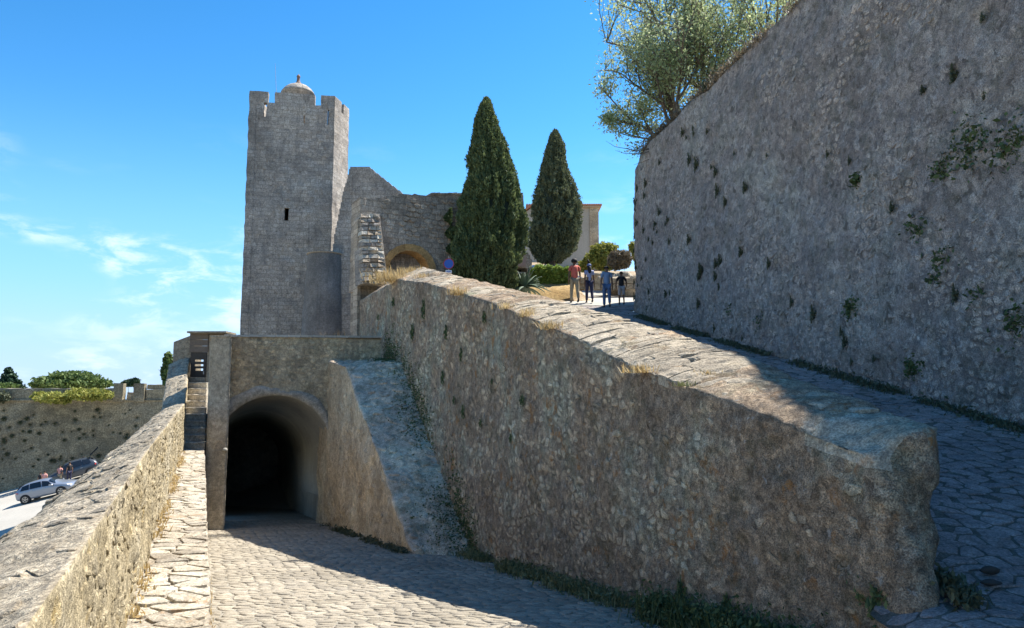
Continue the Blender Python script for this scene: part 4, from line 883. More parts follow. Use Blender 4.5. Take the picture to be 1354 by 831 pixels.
# ================================================================ VEGETATION
def leaves(C, size, asp=1.8, up=0., out=None, jit=.35, r=None):
    r = r or rng; n = len(C); d = r.normal(size=(n, 3))
    if out is not None: d = d*.6+out*1.0
    d[:, 2] += up; d /= np.linalg.norm(d, axis=1, keepdims=True); e = r.normal(size=(n, 3)); s_ = np.cross(d, e); s_ /= np.linalg.norm(s_, axis=1, keepdims=True)
    L = size*(1+jit*r.normal(size=(n, 1))).clip(.35, 2); a = d*L*.5*asp; b = s_*L*.5; nb = np.cross(a, b); nb /= np.linalg.norm(nb, axis=1, keepdims=True)
    V = np.stack([C-a, C-b*.9+nb*L*.08, C+a, C+b*.9+nb*L*.08], 1).reshape(-1, 3); F = np.arange(4*n).reshape(n, 4); return V, F
def leafobj(name, C, size, mat, parent=None, **kw):
    V, F = leaves(np.asarray(C), size, **kw); return mk(name, V, F, mat, parent, False)
def cypress(name, label, d, pxs, cx, mat, zb, n, seed, side=None):
    r = np.random.default_rng(seed); py = np.array([p[0] for p in pxs], float); x0 = np.array([p[1] for p in pxs]); x1 = np.array([p[2] for p in pxs])
    z = np.array([at(cx, p, d)[2] for p in py]); wl = np.array([at(a, p, d)[0] for a, p in zip(x0, py)]); wr = np.array([at(b, p, d)[0] for b, p in zip(x1, py)])
    o = np.argsort(z); z, wl, wr = z[o], wl[o], wr[o]; cxw = (wl+wr)/2; rad_ = (wr-wl)/2
    t = thing(name, label, 'tree', (np.interp(zb, z, cxw), d, zb)); bx_ = np.interp(zb+.5, z, cxw)
    ac = Acc(); ac.tube([(bx_, d, zb-.2), (bx_, d, zb+1.2), (np.interp(z[-1]-1, z, cxw), d, z[-1]-1.0)], [.2, .16, .05], 9); ac.build('trunk', M_bark, t, True)
    cand = r.uniform(z[0], z[-1], n*3); keep = r.random(n*3) < (np.interp(cand, z, rad_)/rad_.max())**.8+.05; hz_ = cand[keep][:n]; m = len(hz_); th = r.uniform(0, 2*math.pi, m)
    q = np.stack([np.cos(th)*1.6, np.sin(th)*1.6, hz_*.9], -1); lump = .19*fbm(q, 1.5, 3, seed)+.13*fbm(q*np.array([1.6, 1.6, .7]), 3.2, 2, seed+5)
    f = (1+lump)*np.where(r.random(m) < .25, r.uniform(.55, .9, m), r.uniform(.88, 1.07, m)+.05*fbm(q*4, 1, 2, seed+9)); Rr = np.interp(hz_, z, rad_)*f
    C = np.stack([np.interp(hz_, z, cxw)+np.cos(th)*Rr, d+np.sin(th)*Rr, hz_], -1); out = np.stack([np.cos(th), np.sin(th), th*0], -1)*.55
    leafobj('crown', C, .062, mat, t, asp=2.3, up=1.1, out=out, r=r)
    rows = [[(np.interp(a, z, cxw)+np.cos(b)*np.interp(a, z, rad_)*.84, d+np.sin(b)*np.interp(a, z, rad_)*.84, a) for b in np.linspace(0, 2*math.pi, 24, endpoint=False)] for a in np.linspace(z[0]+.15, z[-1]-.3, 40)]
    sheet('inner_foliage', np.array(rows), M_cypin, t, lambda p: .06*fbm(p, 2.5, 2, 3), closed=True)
    return t
cypress('cypress_tree', 'taller broader cypress with an ivy-like left flank in front of the gate wall', 29.6, [(130, 642, 645), (140, 635, 650), (160, 629, 656), (180, 627, 660), (195, 624, 669), (215, 623, 675), (240, 622, 681), (255, 621, 686), (275, 614, 689), (300, 610, 691), (330, 607, 689), (350, 604, 685), (368, 606, 680), (382, 612, 676), (392, 622, 668)], 645, M_cyp, 3.3, 85000, 1)
cypress('cypress_tree', 'slimmer dusty cypress standing before the cream house', 41.0, [(172, 733, 736), (180, 728, 740), (195, 723, 745), (215, 719, 748), (240, 713, 753), (258, 709, 761), (272, 707, 765), (290, 705, 767), (310, 703, 765), (325, 704, 761), (338, 708, 753), (347, 716, 744)], 735, M_cyp2, 6.0, 60000, 2)
# ivy bush against the gate wall left of the cypress
iv = thing('ivy_bush', 'dark ivy bush climbing the gate wall at the left foot of the taller cypress', 'bush', gpt(604, 372, .5))
C = []
for _ in range(9000):
    py = rng.uniform(276, 380); f_ = (py-276)/104; wl_ = 590+8*f_+4*math.sin(py*.3); px = rng.uniform(wl_, 622)
    if py < 300 and (px > 597 and px < 606) : continue
    if py < 290 and px > 612 and rng.random() < .7: continue
    C.append(gpt(px, py, .12+.5*f_*rng.random()*min(1, (px-wl_)/8+.2)))
leafobj('foliage', C, .085, M_ivy, iv, asp=1.6, up=.6); ac = Acc(); ac.tube([gpt(606, 385, .2), gpt(604, 340, .15), gpt(598, 300, .1)], [.05, .04, .02], 6); ac.build('stem', M_bark, iv)

def blob_bush(name, label, cat, blobs, n, size, mat, base, asp=1.6, stems=5, seed=0, group=None, core=None, shell=.55):
    r = np.random.default_rng(seed+100); t = thing(name, label, cat, base, group); C = []; tot = sum(b[3]*b[4] for b in blobs)
    for x, y, z, a, b in blobs:
        k = int(n*a*b/tot); d = r.normal(size=(k, 3)); d /= np.linalg.norm(d, axis=1, keepdims=True); rd = r.uniform(shell, 1.05, (k, 1))
        q = d*1.5+seed; rd = rd*(1+.22*fbm(q, 1.4, 2, seed+3)[:, None]); C.append(np.array([x, y, z])+d*rd*np.array([a, a, b]))
    C = np.concatenate(C); leafobj('foliage', C, size, mat, t, asp=asp, r=r)
    ac = Acc()
    for k in range(stems):
        b_ = blobs[k % len(blobs)]; ac.tube([base, (np.array(base)+np.array(b_[:3]))/2+r.normal(size=3)*.05, b_[:3]], [.04, .03, .015], 5)
    ac.build('stem', M_bark, t); return t
def pix_blobs(lst, d):
    out = []
    for px, py, rx_, ry_ in lst:
        p = at(px, py, d); s_ = d/FPX; out.append((p[0], p[1]+random.uniform(-.2, .2), p[2], rx_*s_, ry_*s_))
    return out
blob_bush('shrub', 'yellow-green shrub behind the four walkers', 'shrub', pix_blobs([(795, 337, 17, 15), (783, 345, 12, 11), (806, 332, 10, 9), (772, 352, 8, 8), (800, 350, 14, 9)], 40), 9000, .085, M_yel, at(795, 358, 40), seed=1)
blob_bush('dry_shrub', 'round dry brown shrub beside the bastion corner', 'shrub', pix_blobs([(819, 344, 15, 12.5)], 38), 7000, .06, M_dryb, at(819, 357, 38), asp=3, seed=2)
blob_bush('shrub', 'small yellow-green shrub peeping past the bastion corner', 'shrub', pix_blobs([(838, 327, 7, 8), (842, 338, 8, 8)], 42), 1500, .085, M_yel, at(838, 345, 42), seed=3)
hd = thing('hedge', 'clipped bright green hedge on the dry bank left of the walkers', 'hedge', at(730, 380, 33.5))
C = []; r = rng
for _ in range(11000):
    px = r.uniform(704, 757); f_ = (px-704)/53; top = 353+5*f_**2+1.5*math.sin(px*.5)+(3 if px < 708 else 0); py = r.uniform(top, 378+6*f_); dd = r.choice([0, 1]); dep = 32.9 if r.random() < .6 else r.uniform(32.9, 34.6)
    if dep > 33: py = r.uniform(top, top+4)
    C.append(at(px, py, dep)+r.normal(size=3)*.05)
C = np.array(C); o = leafobj('foliage', C, .07, M_hedge, hd, asp=1.5)
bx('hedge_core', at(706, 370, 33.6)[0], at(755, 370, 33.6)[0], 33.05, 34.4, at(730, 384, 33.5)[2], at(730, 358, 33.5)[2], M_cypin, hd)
# dry ochre bank under the hedge
bk = thing('dry_bank', 'ochre earth bank below the hedge', 'bank', at(730, 390, 32.3))
rows = []
for px in np.linspace(700, 762, 30):
    e = .15*math.sin((px-700)*.2); rows.append([at(px, 400-(px-700)*.10, 31.6), at(px, 388-(px-700)*.02, 31.9+e*.3), at(px, 380, 32.4), at(px, 374, 33.0), at(px, 372, 34.5)])
sheet('bank_face', np.array(rows), M_ochre and stone_mat('ochre_earth', [(.28, .17, .06), (.38, .25, .10), (.45, .33, .16)], dark_amt=.2, bump=.6, tint=0), bk, lambda p: .04*fbm(p, 2, 3, 9), flip=True)
# agave
ag = thing('agave_plant', 'big dark green agave with arching pale-edged leaves against the end of the gate wall', 'plant', at(692, 392, 30.2))
r = random.Random(8); cc = at(693, 382, 30.2); k = 0
for k in range(52):
    a = r.uniform(0, 2*math.pi); el = r.uniform(.15, 1.35); L = r.uniform(.8, 1.3); dirv = np.array([math.cos(a)*math.cos(el), math.sin(a)*math.cos(el), math.sin(el)]); side = np.array([-math.sin(a), math.cos(a), 0]); V = []; n = 8
    for i in range(n):
        t = i/(n-1); p = cc+dirv*L*t+np.array([0, 0, -.55*L*t*t*math.cos(el)]); wd = .11*math.sin(math.pi*(.18+.82*t))**.7*(1-t**3); upv = np.cross(dirv, side)*-1
        V += [p-side*wd, p-upv*.03*(1-t)+upv*-.01, p+side*wd]
    F = [(i*3+j, i*3+j+1, i*3+j+4, i*3+j+3) for i in range(n-1) for j in (0, 1)]
    o = mk('leaf', V, F, M_agave, ag, True); sm = o.modifiers.new('thick', 'SOLIDIFY'); sm.thickness = .012
for k, (px, py) in enumerate([(669, 372), (674, 377)]):
    rock(at(px, py+8, 29.7), (.22, .2, .3), r, 10, 8, M_cope, None, 'pale_boulder', .3, k); o = bpy.context.scene.collection.objects[-1]
    props(o, ['pale boulder behind the coping at the foot of the taller cypress', 'second pale boulder nearer the agave behind the coping'][k], 'boulder')
# rocks and low wall behind the walkers
for k, (px, py, d, a, b, lb) in enumerate([(828, 370, 37, .6, .36, 'pale sunlit boulder by the bastion corner'), (812, 372, 36, .6, .35, 'flat tan boulder below the dry shrub'), (833, 378, 35.2, .5, .5, 'tan boulder touching the bastion corner'), (766, 372, 36, .35, .25, 'small grey boulder at the end of the hedge'), (795, 366, 38, .9, .3, 'long low reddish boulder under the yellow-green shrub')]):
    o = rock(at(px, py+4, d), (a, a*.7, b), None, 16, 12, M_cope if k != 4 else M_tan, None, 'boulder', .75, k+10); props(o, lb, 'boulder')
lw = thing('low_wall', 'low pale stone kerb wall behind the walkers', 'wall', at(790, 385, 35)); rz_ = random.Random(2); x = at(757, 380, 35)[0]
while x < at(838, 380, 35)[0]:
    w_ = rz_.uniform(.3, .55); q = at(790, 384, 35); 
    for lv in (0, 1): ac = Acc(); ac.box((x+w_/2, 35+rz_.uniform(-.04, .04), q[2]+.14+lv*.27), (w_-.02, .5, .25+rz_.uniform(-.02, .02))); ac.build('stone_block', M_cope, lw)
    x += w_
# sign
sg = thing('no_parking_sign', 'round blue and red no-parking sign on a thin pole behind the coping', 'sign', (at(593, 400, 28)[0], 28, 3.0)); q = at(593.3, 349, 28)
ac = Acc(); ac.tube([(q[0], 28.04, 2.9), (q[0], 28.04, q[2]+.25)], .028, 8); ac.build('pole', M_metal, sg)
def disc(r0, r1, y, n=36):
    V = [(q[0]+rr_*math.cos(a), y, q[2]+rr_*math.sin(a)) for rr_ in (r0, r1) for a in np.linspace(0, 2*math.pi, n, endpoint=False)]; return V, [(k, (k+1) % n, n+(k+1) % n, n+k) for k in range(n)]
SB, SR, SW = plain('sign_blue', (.015, .09, .42), .4), plain('sign_red', (.4, .03, .03), .4), plain('sign_white', (.75, .75, .75), .5)
ac = Acc(); V = [(q[0]+.205*math.cos(a), yy, q[2]+.205*math.sin(a)) for yy in (28.0, 28.02) for a in np.linspace(0, 2*math.pi, 36, endpoint=False)]; ac.add(V, [tuple(range(36)), tuple(range(36, 72))[::-1]]+[(k, (k+1) % 36, 36+(k+1) % 36, 36+k) for k in range(36)]); ac.build('disc', SB, sg)
ac = Acc(); ac.add(*disc(.176, .205, 27.992)); ac.build('red_ring', SR, sg)
ac = Acc(); d_ = np.array([.707, .707]); e_ = np.array([-.707, .707]); pp = [(-1, -1), (1, -1), (1, 1), (-1, 1)]
ac.add([(q[0]+(-d_[0]*a*.165+e_[0]*b*.02), 27.988, q[2]+(d_[1]*a*.165+e_[1]*b*.02)) for a, b in pp], [(0, 1, 2, 3)]); ac.build('red_slash', SR, sg)
bx('lower_plate', q[0]-.12, q[0]+.12, 27.99, 28.01, q[2]-.36, q[2]-.25, SW, sg)
bx('plate_text', q[0]-.08, q[0]+.08, 27.985, 27.99, q[2]-.32, q[2]-.29, SB, sg)

# ================================================================ TREE ON THE BASTION
bt_ = thing('ash_tree', 'airy silvery green tree leaning out over the top edge of the bastion wall', 'tree', (6.0, 25.5, 8.5))
r = random.Random(21); acb = Acc(); tips = []
def grow(p, d, L, rad_, lev):
    n = 5; pts = [p]; dd = d.copy()
    for i in range(n):
        dd = dd+np.array([r.gauss(0, .10), r.gauss(0, .10), r.gauss(.05 if lev < 3 else -.02, .08)]); dd /= np.linalg.norm(dd); q_ = pts[-1]+dd*L/n
        if q_[0]/q_[1] < .122+.01*math.sin(q_[2]*5): dd = dd*np.array([-.3, 1, 1.2]); q_ = pts[-1]+dd*L/n*.6
        pts.append(q_)
    acb.tube(pts, np.linspace(rad_, rad_*.45, n+1), 6 if lev < 2 else 4, False)
    if lev >= 2: tips.extend(pts[1:] if lev == 3 else pts[2:])
    if lev < 3:
        for k in range([5, 5, 5][lev]+r.choice([0, 1])):
            i = r.randint(1 if lev else 2, n); q = pts[i]; nd = dd*.75+np.array([r.gauss(0, .5), r.gauss(0, .5), r.gauss(.12, .35)]); nd /= np.linalg.norm(nd); grow(q, nd, L*r.uniform(.5, .72), rad_*.5, lev+1)
for dx, dy, dz_, L in [(-.42, -.3, .9, 3.4), (-.25, -.2, 1, 4.3), (-.1, .1, 1, 5.0), (.25, -.1, 1, 4.8), (.6, -.3, .9, 4.6), (.95, -.5, .8, 4.6), (1.2, -.8, .75, 4.4), (-.5, .2, .6, 2.6), (.5, .6, 1, 4.6), (-.3, -.4, .9, 3.6), (.9, -.1, .5, 3.6), (1.5, -1.3, .7, 4.6), (1.6, -.8, 1.0, 5.0), (1.7, -1.8, .9, 4.8)]:
    d = np.array([dx, dy, dz_]); d /= np.linalg.norm(d); grow(np.array([6.0+dx*.3, 25.5+dy*.3, 8.4]), d, L*.82, .085, 0)
acb.build('trunk', M_bark, bt_, True)
T_ = np.array(tips); T_ = T_[~((T_[:, 0]/T_[:, 1] < .125) & (T_[:, 2]/T_[:, 1] < .33))]
T_ = T_[T_[:, 0]/T_[:, 1] > .122]; k = max(3, int(64000/len(T_))); C = np.repeat(T_, k, axis=0)+rng.normal(size=(len(T_)*k, 3))*np.array([.17, .17, .17])
m = fbm(C, .8, 2, 4) > -.75; leafobj('crown', C[m], .056, M_ash, bt_, asp=1.9)
bs_ = Acc()  # bare sprig hanging off the corner
for a in range(4):
    p = at(872, 196, 25.0); q = p+np.array([-.6-.33*a, -.1*a, [-.5, .15, -.25, -.05][a]]); bs_.tube([p, (p+q)/2+np.array([0, 0, -.12]), q, q+np.array([-.3, 0, .1*(a-1)])], [.022, .014, .009, .004], 4)
sp = thing('bare_branches', 'thin bare branches drooping from the bastion corner under the tree', 'branches', at(872, 196, 25.0)); bs_.build('branch', M_bark, sp)
leafobj('leaf_cluster', at(803, 157, 24.8)+rng.normal(size=(260, 3))*.10, .07, M_ash, sp)

def tuftgeo(n, h, spread, lean=.35, wd=.006, r=None):
    r = r or rng; b = r.normal(size=(n, 2))*spread; a = r.uniform(0, 2*math.pi, n); L = h*r.uniform(.4, 1.1, n); ln = lean*r.random(n)
    p0 = np.stack([b[:, 0], b[:, 1], np.zeros(n)], -1); tip = p0+np.stack([np.cos(a)*ln*L, np.sin(a)*ln*L, L], -1); mid = (p0+tip)/2+np.array([0, 0, 1])*L[:, None]*.08; sd = np.stack([-np.sin(a), np.cos(a), a*0], -1)*wd
    V = np.stack([p0-sd, p0+sd, mid+sd*.8, tip, mid-sd*.8], 1).reshape(-1, 3); i = np.arange(n)[:, None]*5
    return V, np.concatenate([i+np.array([[0, 1, 2, 4]])], 1), i+np.array([[4, 2, 3]])
def tuft(name, label, cat, loc, n, h, spread, mat, group=None, **kw):
    V, a, b = tuftgeo(n, h, spread, **kw); o = mk(name, V, [a, b], mat); o.location = tuple(float(x) for x in loc); return props(o, label, cat, group)
# straw grass on the coping
def cope_at(px, py):
    a, b = ray(px, py); best = None
    for y in np.arange(6, 29, .05):
        x = a*y; w_ = (x-TLx(y))/(TRx(y)-TLx(y))
        if -.1 < w_ < 1.1:
            z = TLz(y)+(TRz(y)-TLz(y))*w_+.04
            if best is None or abs(z-b*y) < best[0]: best = (abs(z-b*y), np.array([x, y, z]))
    return best[1] if best else np.array([TLx(28)+.5, 28, TLz(28)])
for k, (px, py, n, h, sp_, lb) in enumerate([(518, 366, 650, .42, .34, 'large straw tuft crowning the far tip of the coping'), (545, 358, 260, .22, .25, 'pale straw patch just past the far tip of the coping'), (565, 366, 160, .16, .2, 'thin straw patch near the far end of the coping'), (606, 400, 160, .22, .1, 'orange-brown tuft hanging on the left lip of the coping'), (670, 405, 90, .14, .08, 'small straw tuft on the mid coping left of the green one'), (697, 415, 90, .16, .08, 'straw tuft halfway down the coping'), (728, 432, 110, .16, .1, 'green-tinged straw tuft in a coping crack'), (846, 487, 130, .12, .09, 'green and straw tuft on the left lip of the sunlit coping'), (905, 505, 80, .07, .06, 'low green sprig near the shadow on the coping'), (935, 490, 60, .08, .08, 'sparse straw sprig close to the shadow edge')]):
    p = cope_at(px, py); tuft('grass_tuft', lb, 'grass tuft', p-np.array([0, 0, .05]), n, h, sp_, M_straw if k != 8 else M_weed2, 'tufts on the coping', lean=1.3, wd=.006)
for k, (px, py, h, lb) in enumerate([(431, 444, .45, 'dry tuft on the terrace edge left of the turret foot'), (452, 440, .35, 'dry tuft on the terrace edge by the thick wall')]): tuft('grass_tuft', lb, 'grass tuft', at(px, py+5, 25.9)-np.array([0, 0, .1]), 70, h, .13, M_dryb, 'tufts on the terrace', lean=1.2, wd=.006)
# weeds at the foot of the walls
def strip(name, pts, n, h, mat, sp_=.12, leafy=0, size=.05):
    pts = np.asarray(pts, float); u = rng.random(n)*(len(pts)-1); i = u.astype(int).clip(0, len(pts)-2); f = (u-i)[:, None]; P = pts[i]*(1-f)+pts[i+1]*f
    dens = fbm(P, 1.1, 2, 6) > -.25; P = P[dens]; n = len(P); V, a, b = tuftgeo(n, h, sp_, .9, .008)
    V = V.reshape(n, 5, 3)+P[:, None, :]; V = V.reshape(-1, 3); Fs = [a, b]
    if leafy:
        LC = np.repeat(P, leafy, 0)+rng.normal(size=(n*leafy, 3))*np.array([sp_, sp_, h*.35])+np.array([0, 0, h*.3]); V2, F2 = leaves(LC, size); F2 = F2+len(V); V = np.concatenate([V, V2]); Fs = [np.concatenate([a, F2]), b]
    return props(mk(name, V, Fs, mat), kind='stuff')
yy = np.linspace(28.5, 9, 60); strip('weed_strip', [(BX0+BSL*y-.16, y, ramp_z(y)-.02) for y in yy], 9000, .11, M_weed, .13, 2, .035)
yy = np.linspace(16.5, 6.5, 50); strip('weed_strip', [(TLx(y)-.12, y, road_z(y)+.0) for y in yy], 5000, .18, M_weed2, .13, 3, .028)
yy = np.linspace(9.3, 6.2, 20); strip('weed_strip', [(TLx(y)-.16, y, road_z(y)) for y in yy], 2600, .34, M_ivy, .13, 4, .028)
yy = np.linspace(23.5, 15.5, 30); strip('weed_strip', [(BL(y)-.12, y, road_z(y)) for y in yy], 1500, .14, M_weed, .09, 3, .04)
strip('weed_strip', [(.16-.414*y, y, road_z(y)) for y in np.linspace(22, 5, 40)], 1200, .09, M_straw, .04, 0)
strip('weed_strip', [(LIx(y)+.06, y, -1.63) for y in np.linspace(21, 4.5, 40)], 700, .07, M_straw, .04, 1, .02)
yy = np.linspace(39, 20.5, 60); strip('dry_grass', [(*(bp(s)+np.array([.25, 0])), BT+.02) for s in yy], 6000, .26, M_dryb, .16, 2, .05)
strip('weed_strip', [(3.3, 5.9, -1.42), (3.2, 5.4, -1.5)], 160, .1, M_weed, .06, 3, .03)
# moss growing down the joint between buttress and thick wall
C = []
for _ in range(15000):
    y = rng.uniform(15.0, 24.5); z = float(np.interp(y, by, bz_))+.07; k = rng.random()
    dens = .55+.45*math.sin(y*1.7)+.4*float(fbm(np.array([[y, k, 0]]), .9, 1, 2)[0])
    if rng.random() > dens: continue
    if k < .55: C.append((TLx(y)-.03, y, z+abs(rng.normal())*.42))
    else: C.append((TLx(y)-abs(rng.normal())*(.2+.02*(24-y)), y, z+.02))
C = np.array(C)
props(leafobj('moss_growth', C+rng.normal(size=C.shape)*.02, .032, M_ivy, None, asp=1.3), kind='stuff')
# capers and weeds rooted in the walls: one clump mesh copied
def clump_mesh(n, s, size, mat, seed):
    r = np.random.default_rng(seed); d = r.normal(size=(n, 3)); d /= np.linalg.norm(d, axis=1, keepdims=True); C = d*r.uniform(.2, 1, (n, 1))*np.array([s, s*.5, s*1.15]); C[:, 1] -= s*.1
    V, F = leaves(C, size, r=r); return V, F
V, F = clump_mesh(110, .15, .034, M_weed, 1); proto = mk('wall_weed', V, F, M_weed); props(proto, 'small dark weed tuft rooted in the grey bastion face', 'plant', 'dark weed tufts on the bastion wall')
k = 0
for i in sorted(range(len(PX)), key=lambda i: -PR[i])[:120]:
    x, y, z = PX[i]; s_ = PR[i]/.10
    if z < ramp_z(y)+.2 or y < 9.5 or (k and s_ < .6): continue
    o = proto if k == 0 else proto.copy()
    if k: COL.objects.link(o)
    o.location = (x-(BT-z)*.02-.02, y, z); s_ *= random.uniform(.3, .62); o.scale = (s_*.8, s_*random.uniform(.7, 1.3), s_*random.uniform(.7, 1.5)); o.rotation_euler = (0, 0, R(-80)); k += 1
def wall_pt(px, py):  # bastion hit
    a, b = ray(px, py); s_ = np.arange(18, 42, .02); q = bp(s_); x = a*q[:, 1]; i = np.argmin(np.abs(x-q[:, 0])); return np.array([q[i, 0]-.08, q[i, 1], b*q[i, 1]])
for px, py, s_, lb in [(1275, 205, .75, 'large mossy green growth high on the bastion at far right'), (1335, 195, .5, 'green growth near the frame edge on the bastion'), (1250, 232, .38, 'mossy patch below the large growth on the bastion'), (1215, 305, .42, 'green growth midway down the bastion'), (1243, 340, .45, 'dark fern clump below the midway growth'), (1236, 372, .3, 'dark hanging fern under the fern clump'), (1140, 240, .22, 'small dark clump left of the large growth'), (1345, 430, .42, 'dark green clump low on the bastion at the frame edge'), (1295, 395, .3, 'dark clump low on the bastion left of the edge clump'), (1210, 490, .35, 'weeds hanging over the low rubble of the bastion'), (970, 410, .3, 'dark weeds in the low rubble left of the cracks'), (1010, 425, .26, 'dark weeds in the low rubble right of the cracks'), (1130, 410, .3, 'dark weeds under the long crack')]:
    p = wall_pt(px, py); n = int(1500*s_); d = rng.normal(size=(n, 3)); C = d*np.array([.05, s_*.42, s_*.30]); C[:, 2] += C[:, 1]*-.15
    m = fbm(C+p, 2.4, 2, 3) > -.3; o = leafobj('wall_shrub', C[m], .05, M_ivy, None, asp=1.4); o.location = tuple(p); props(o, lb, 'plant', 'green growth on the bastion wall')
# dark weeds on thick wall
V, F = clump_mesh(110, .09, .024, M_weed, 5); proto = mk('wall_weed', V, F, M_ivy); props(proto, 'small dark weed rooted in the brown ramp wall', 'plant', 'weeds on the ramp wall')
for k, (px, py, s_) in enumerate([(690, 530, 1.2), (600, 530, .9), (585, 500, 1.1), (650, 505, .8), (520, 400, 2.0), (500, 420, 1.6), (560, 410, 1.8), (590, 440, 1.6), (545, 440, 1.5), (610, 470, 1.4), (635, 560, 1.0), (612, 545, 1.4), (640, 420, 1.0), (675, 580, .9), (1160, 800, 1.4), (1140, 780, 1.1), (1180, 815, 1.2), (1125, 770, .8), (960, 800, 1.3), (900, 790, 1.2)]):
    p = on_line(px, py, TLX-.04, SL); o = proto if k == 0 else proto.copy()
    if k: COL.objects.link(o)
    s_ *= random.uniform(.5, .9); o.location = tuple(p); o.scale = (s_*1.1, s_*.6, s_*random.uniform(1.2, 2.2)); o.rotation_euler = (0, 0, R(-65))
# weeds on the far wall
V, F = clump_mesh(120, .3, .12, M_weed, 9); proto = mk('wall_weed', V, F, M_weed); props(proto, 'dark weed tuft rooted in the far rampart', 'plant', 'weeds on the far rampart')
for k, (x, z, r_) in enumerate([q_ for q_ in pitf if at(-10, 500, 70)[0] < q_[0] < at(235, 500, 72)[0]]):
    o = proto if k == 0 else proto.copy()
    if o is not proto: COL.objects.link(o)
    o.location = (x, fwy(x)-(zc-z)*.10-.02, z); s_ = r_*random.uniform(1.2, 2.3); o.scale = (s_, s_, s_*.9)
blob_bush('wall_bush', 'yellow bush growing on the far rampart, left one', 'bush', pix_blobs([(70, 526, 20, 7), (52, 524, 9, 6), (85, 528, 9, 6)], 69.5), 1800, .16, M_yel, at(70, 532, 69.8), seed=5)
blob_bush('wall_bush', 'larger yellow bush growing on the far rampart, right one', 'bush', pix_blobs([(118, 522, 22, 8), (135, 522, 13, 7), (103, 520, 12, 7)], 69.3), 2600, .16, M_yel, at(120, 530, 69.8), seed=6)
blob_bush('wall_bush', 'faint weedy bush on the far rampart at the picture edge', 'bush', pix_blobs([(2, 525, 9, 8)], 69.3), 500, .15, M_weed, at(2, 532, 69.8), seed=7)
def far_tree(name, label, d, blobs, n, size, mat, zb=-2, seed=0, shell=.3):
    bl = pix_blobs(blobs, d); cx_ = sum(b[0] for b in bl)/len(bl); blob_bush(name, label, 'tree', bl, n, size, mat, (cx_, d, zb), seed=seed, stems=len(bl), shell=shell)
far_tree('stone_pine', 'broad flat-topped green tree beyond the far rampart', 100, [(75, 504, 26, 7), (110, 503, 24, 8), (95, 498, 26, 7), (135, 508, 12, 6), (58, 510, 16, 6), (95, 508, 40, 8)], 9000, .3, M_tree, seed=11)
far_tree('dark_conifer', 'dark pointed conifer at the left picture edge beyond the rampart', 98, [(12, 492, 5, 5), (12, 498, 9, 5), (12, 505, 13, 5), (14, 512, 17, 5)], 3200, .28, M_con, seed=12)
far_tree('low_tree', 'low green tree under the conifer beyond the rampart', 95, [(6, 512, 14, 5)], 1200, .28, M_tree, seed=13)
far_tree('low_tree', 'small tree showing between the parapet blocks of the far rampart', 95, [(170, 507, 8, 4), (178, 504, 7, 3)], 900, .26, M_con, seed=14)
far_tree('leafy_tree', 'green leafy tree beside the gatehouse wall', 40, [(222, 478, 6, 12), (219, 492, 6, 12), (225, 500, 9, 12), (228, 486, 8, 14)], 4500, .12, M_tree, -6, 15)

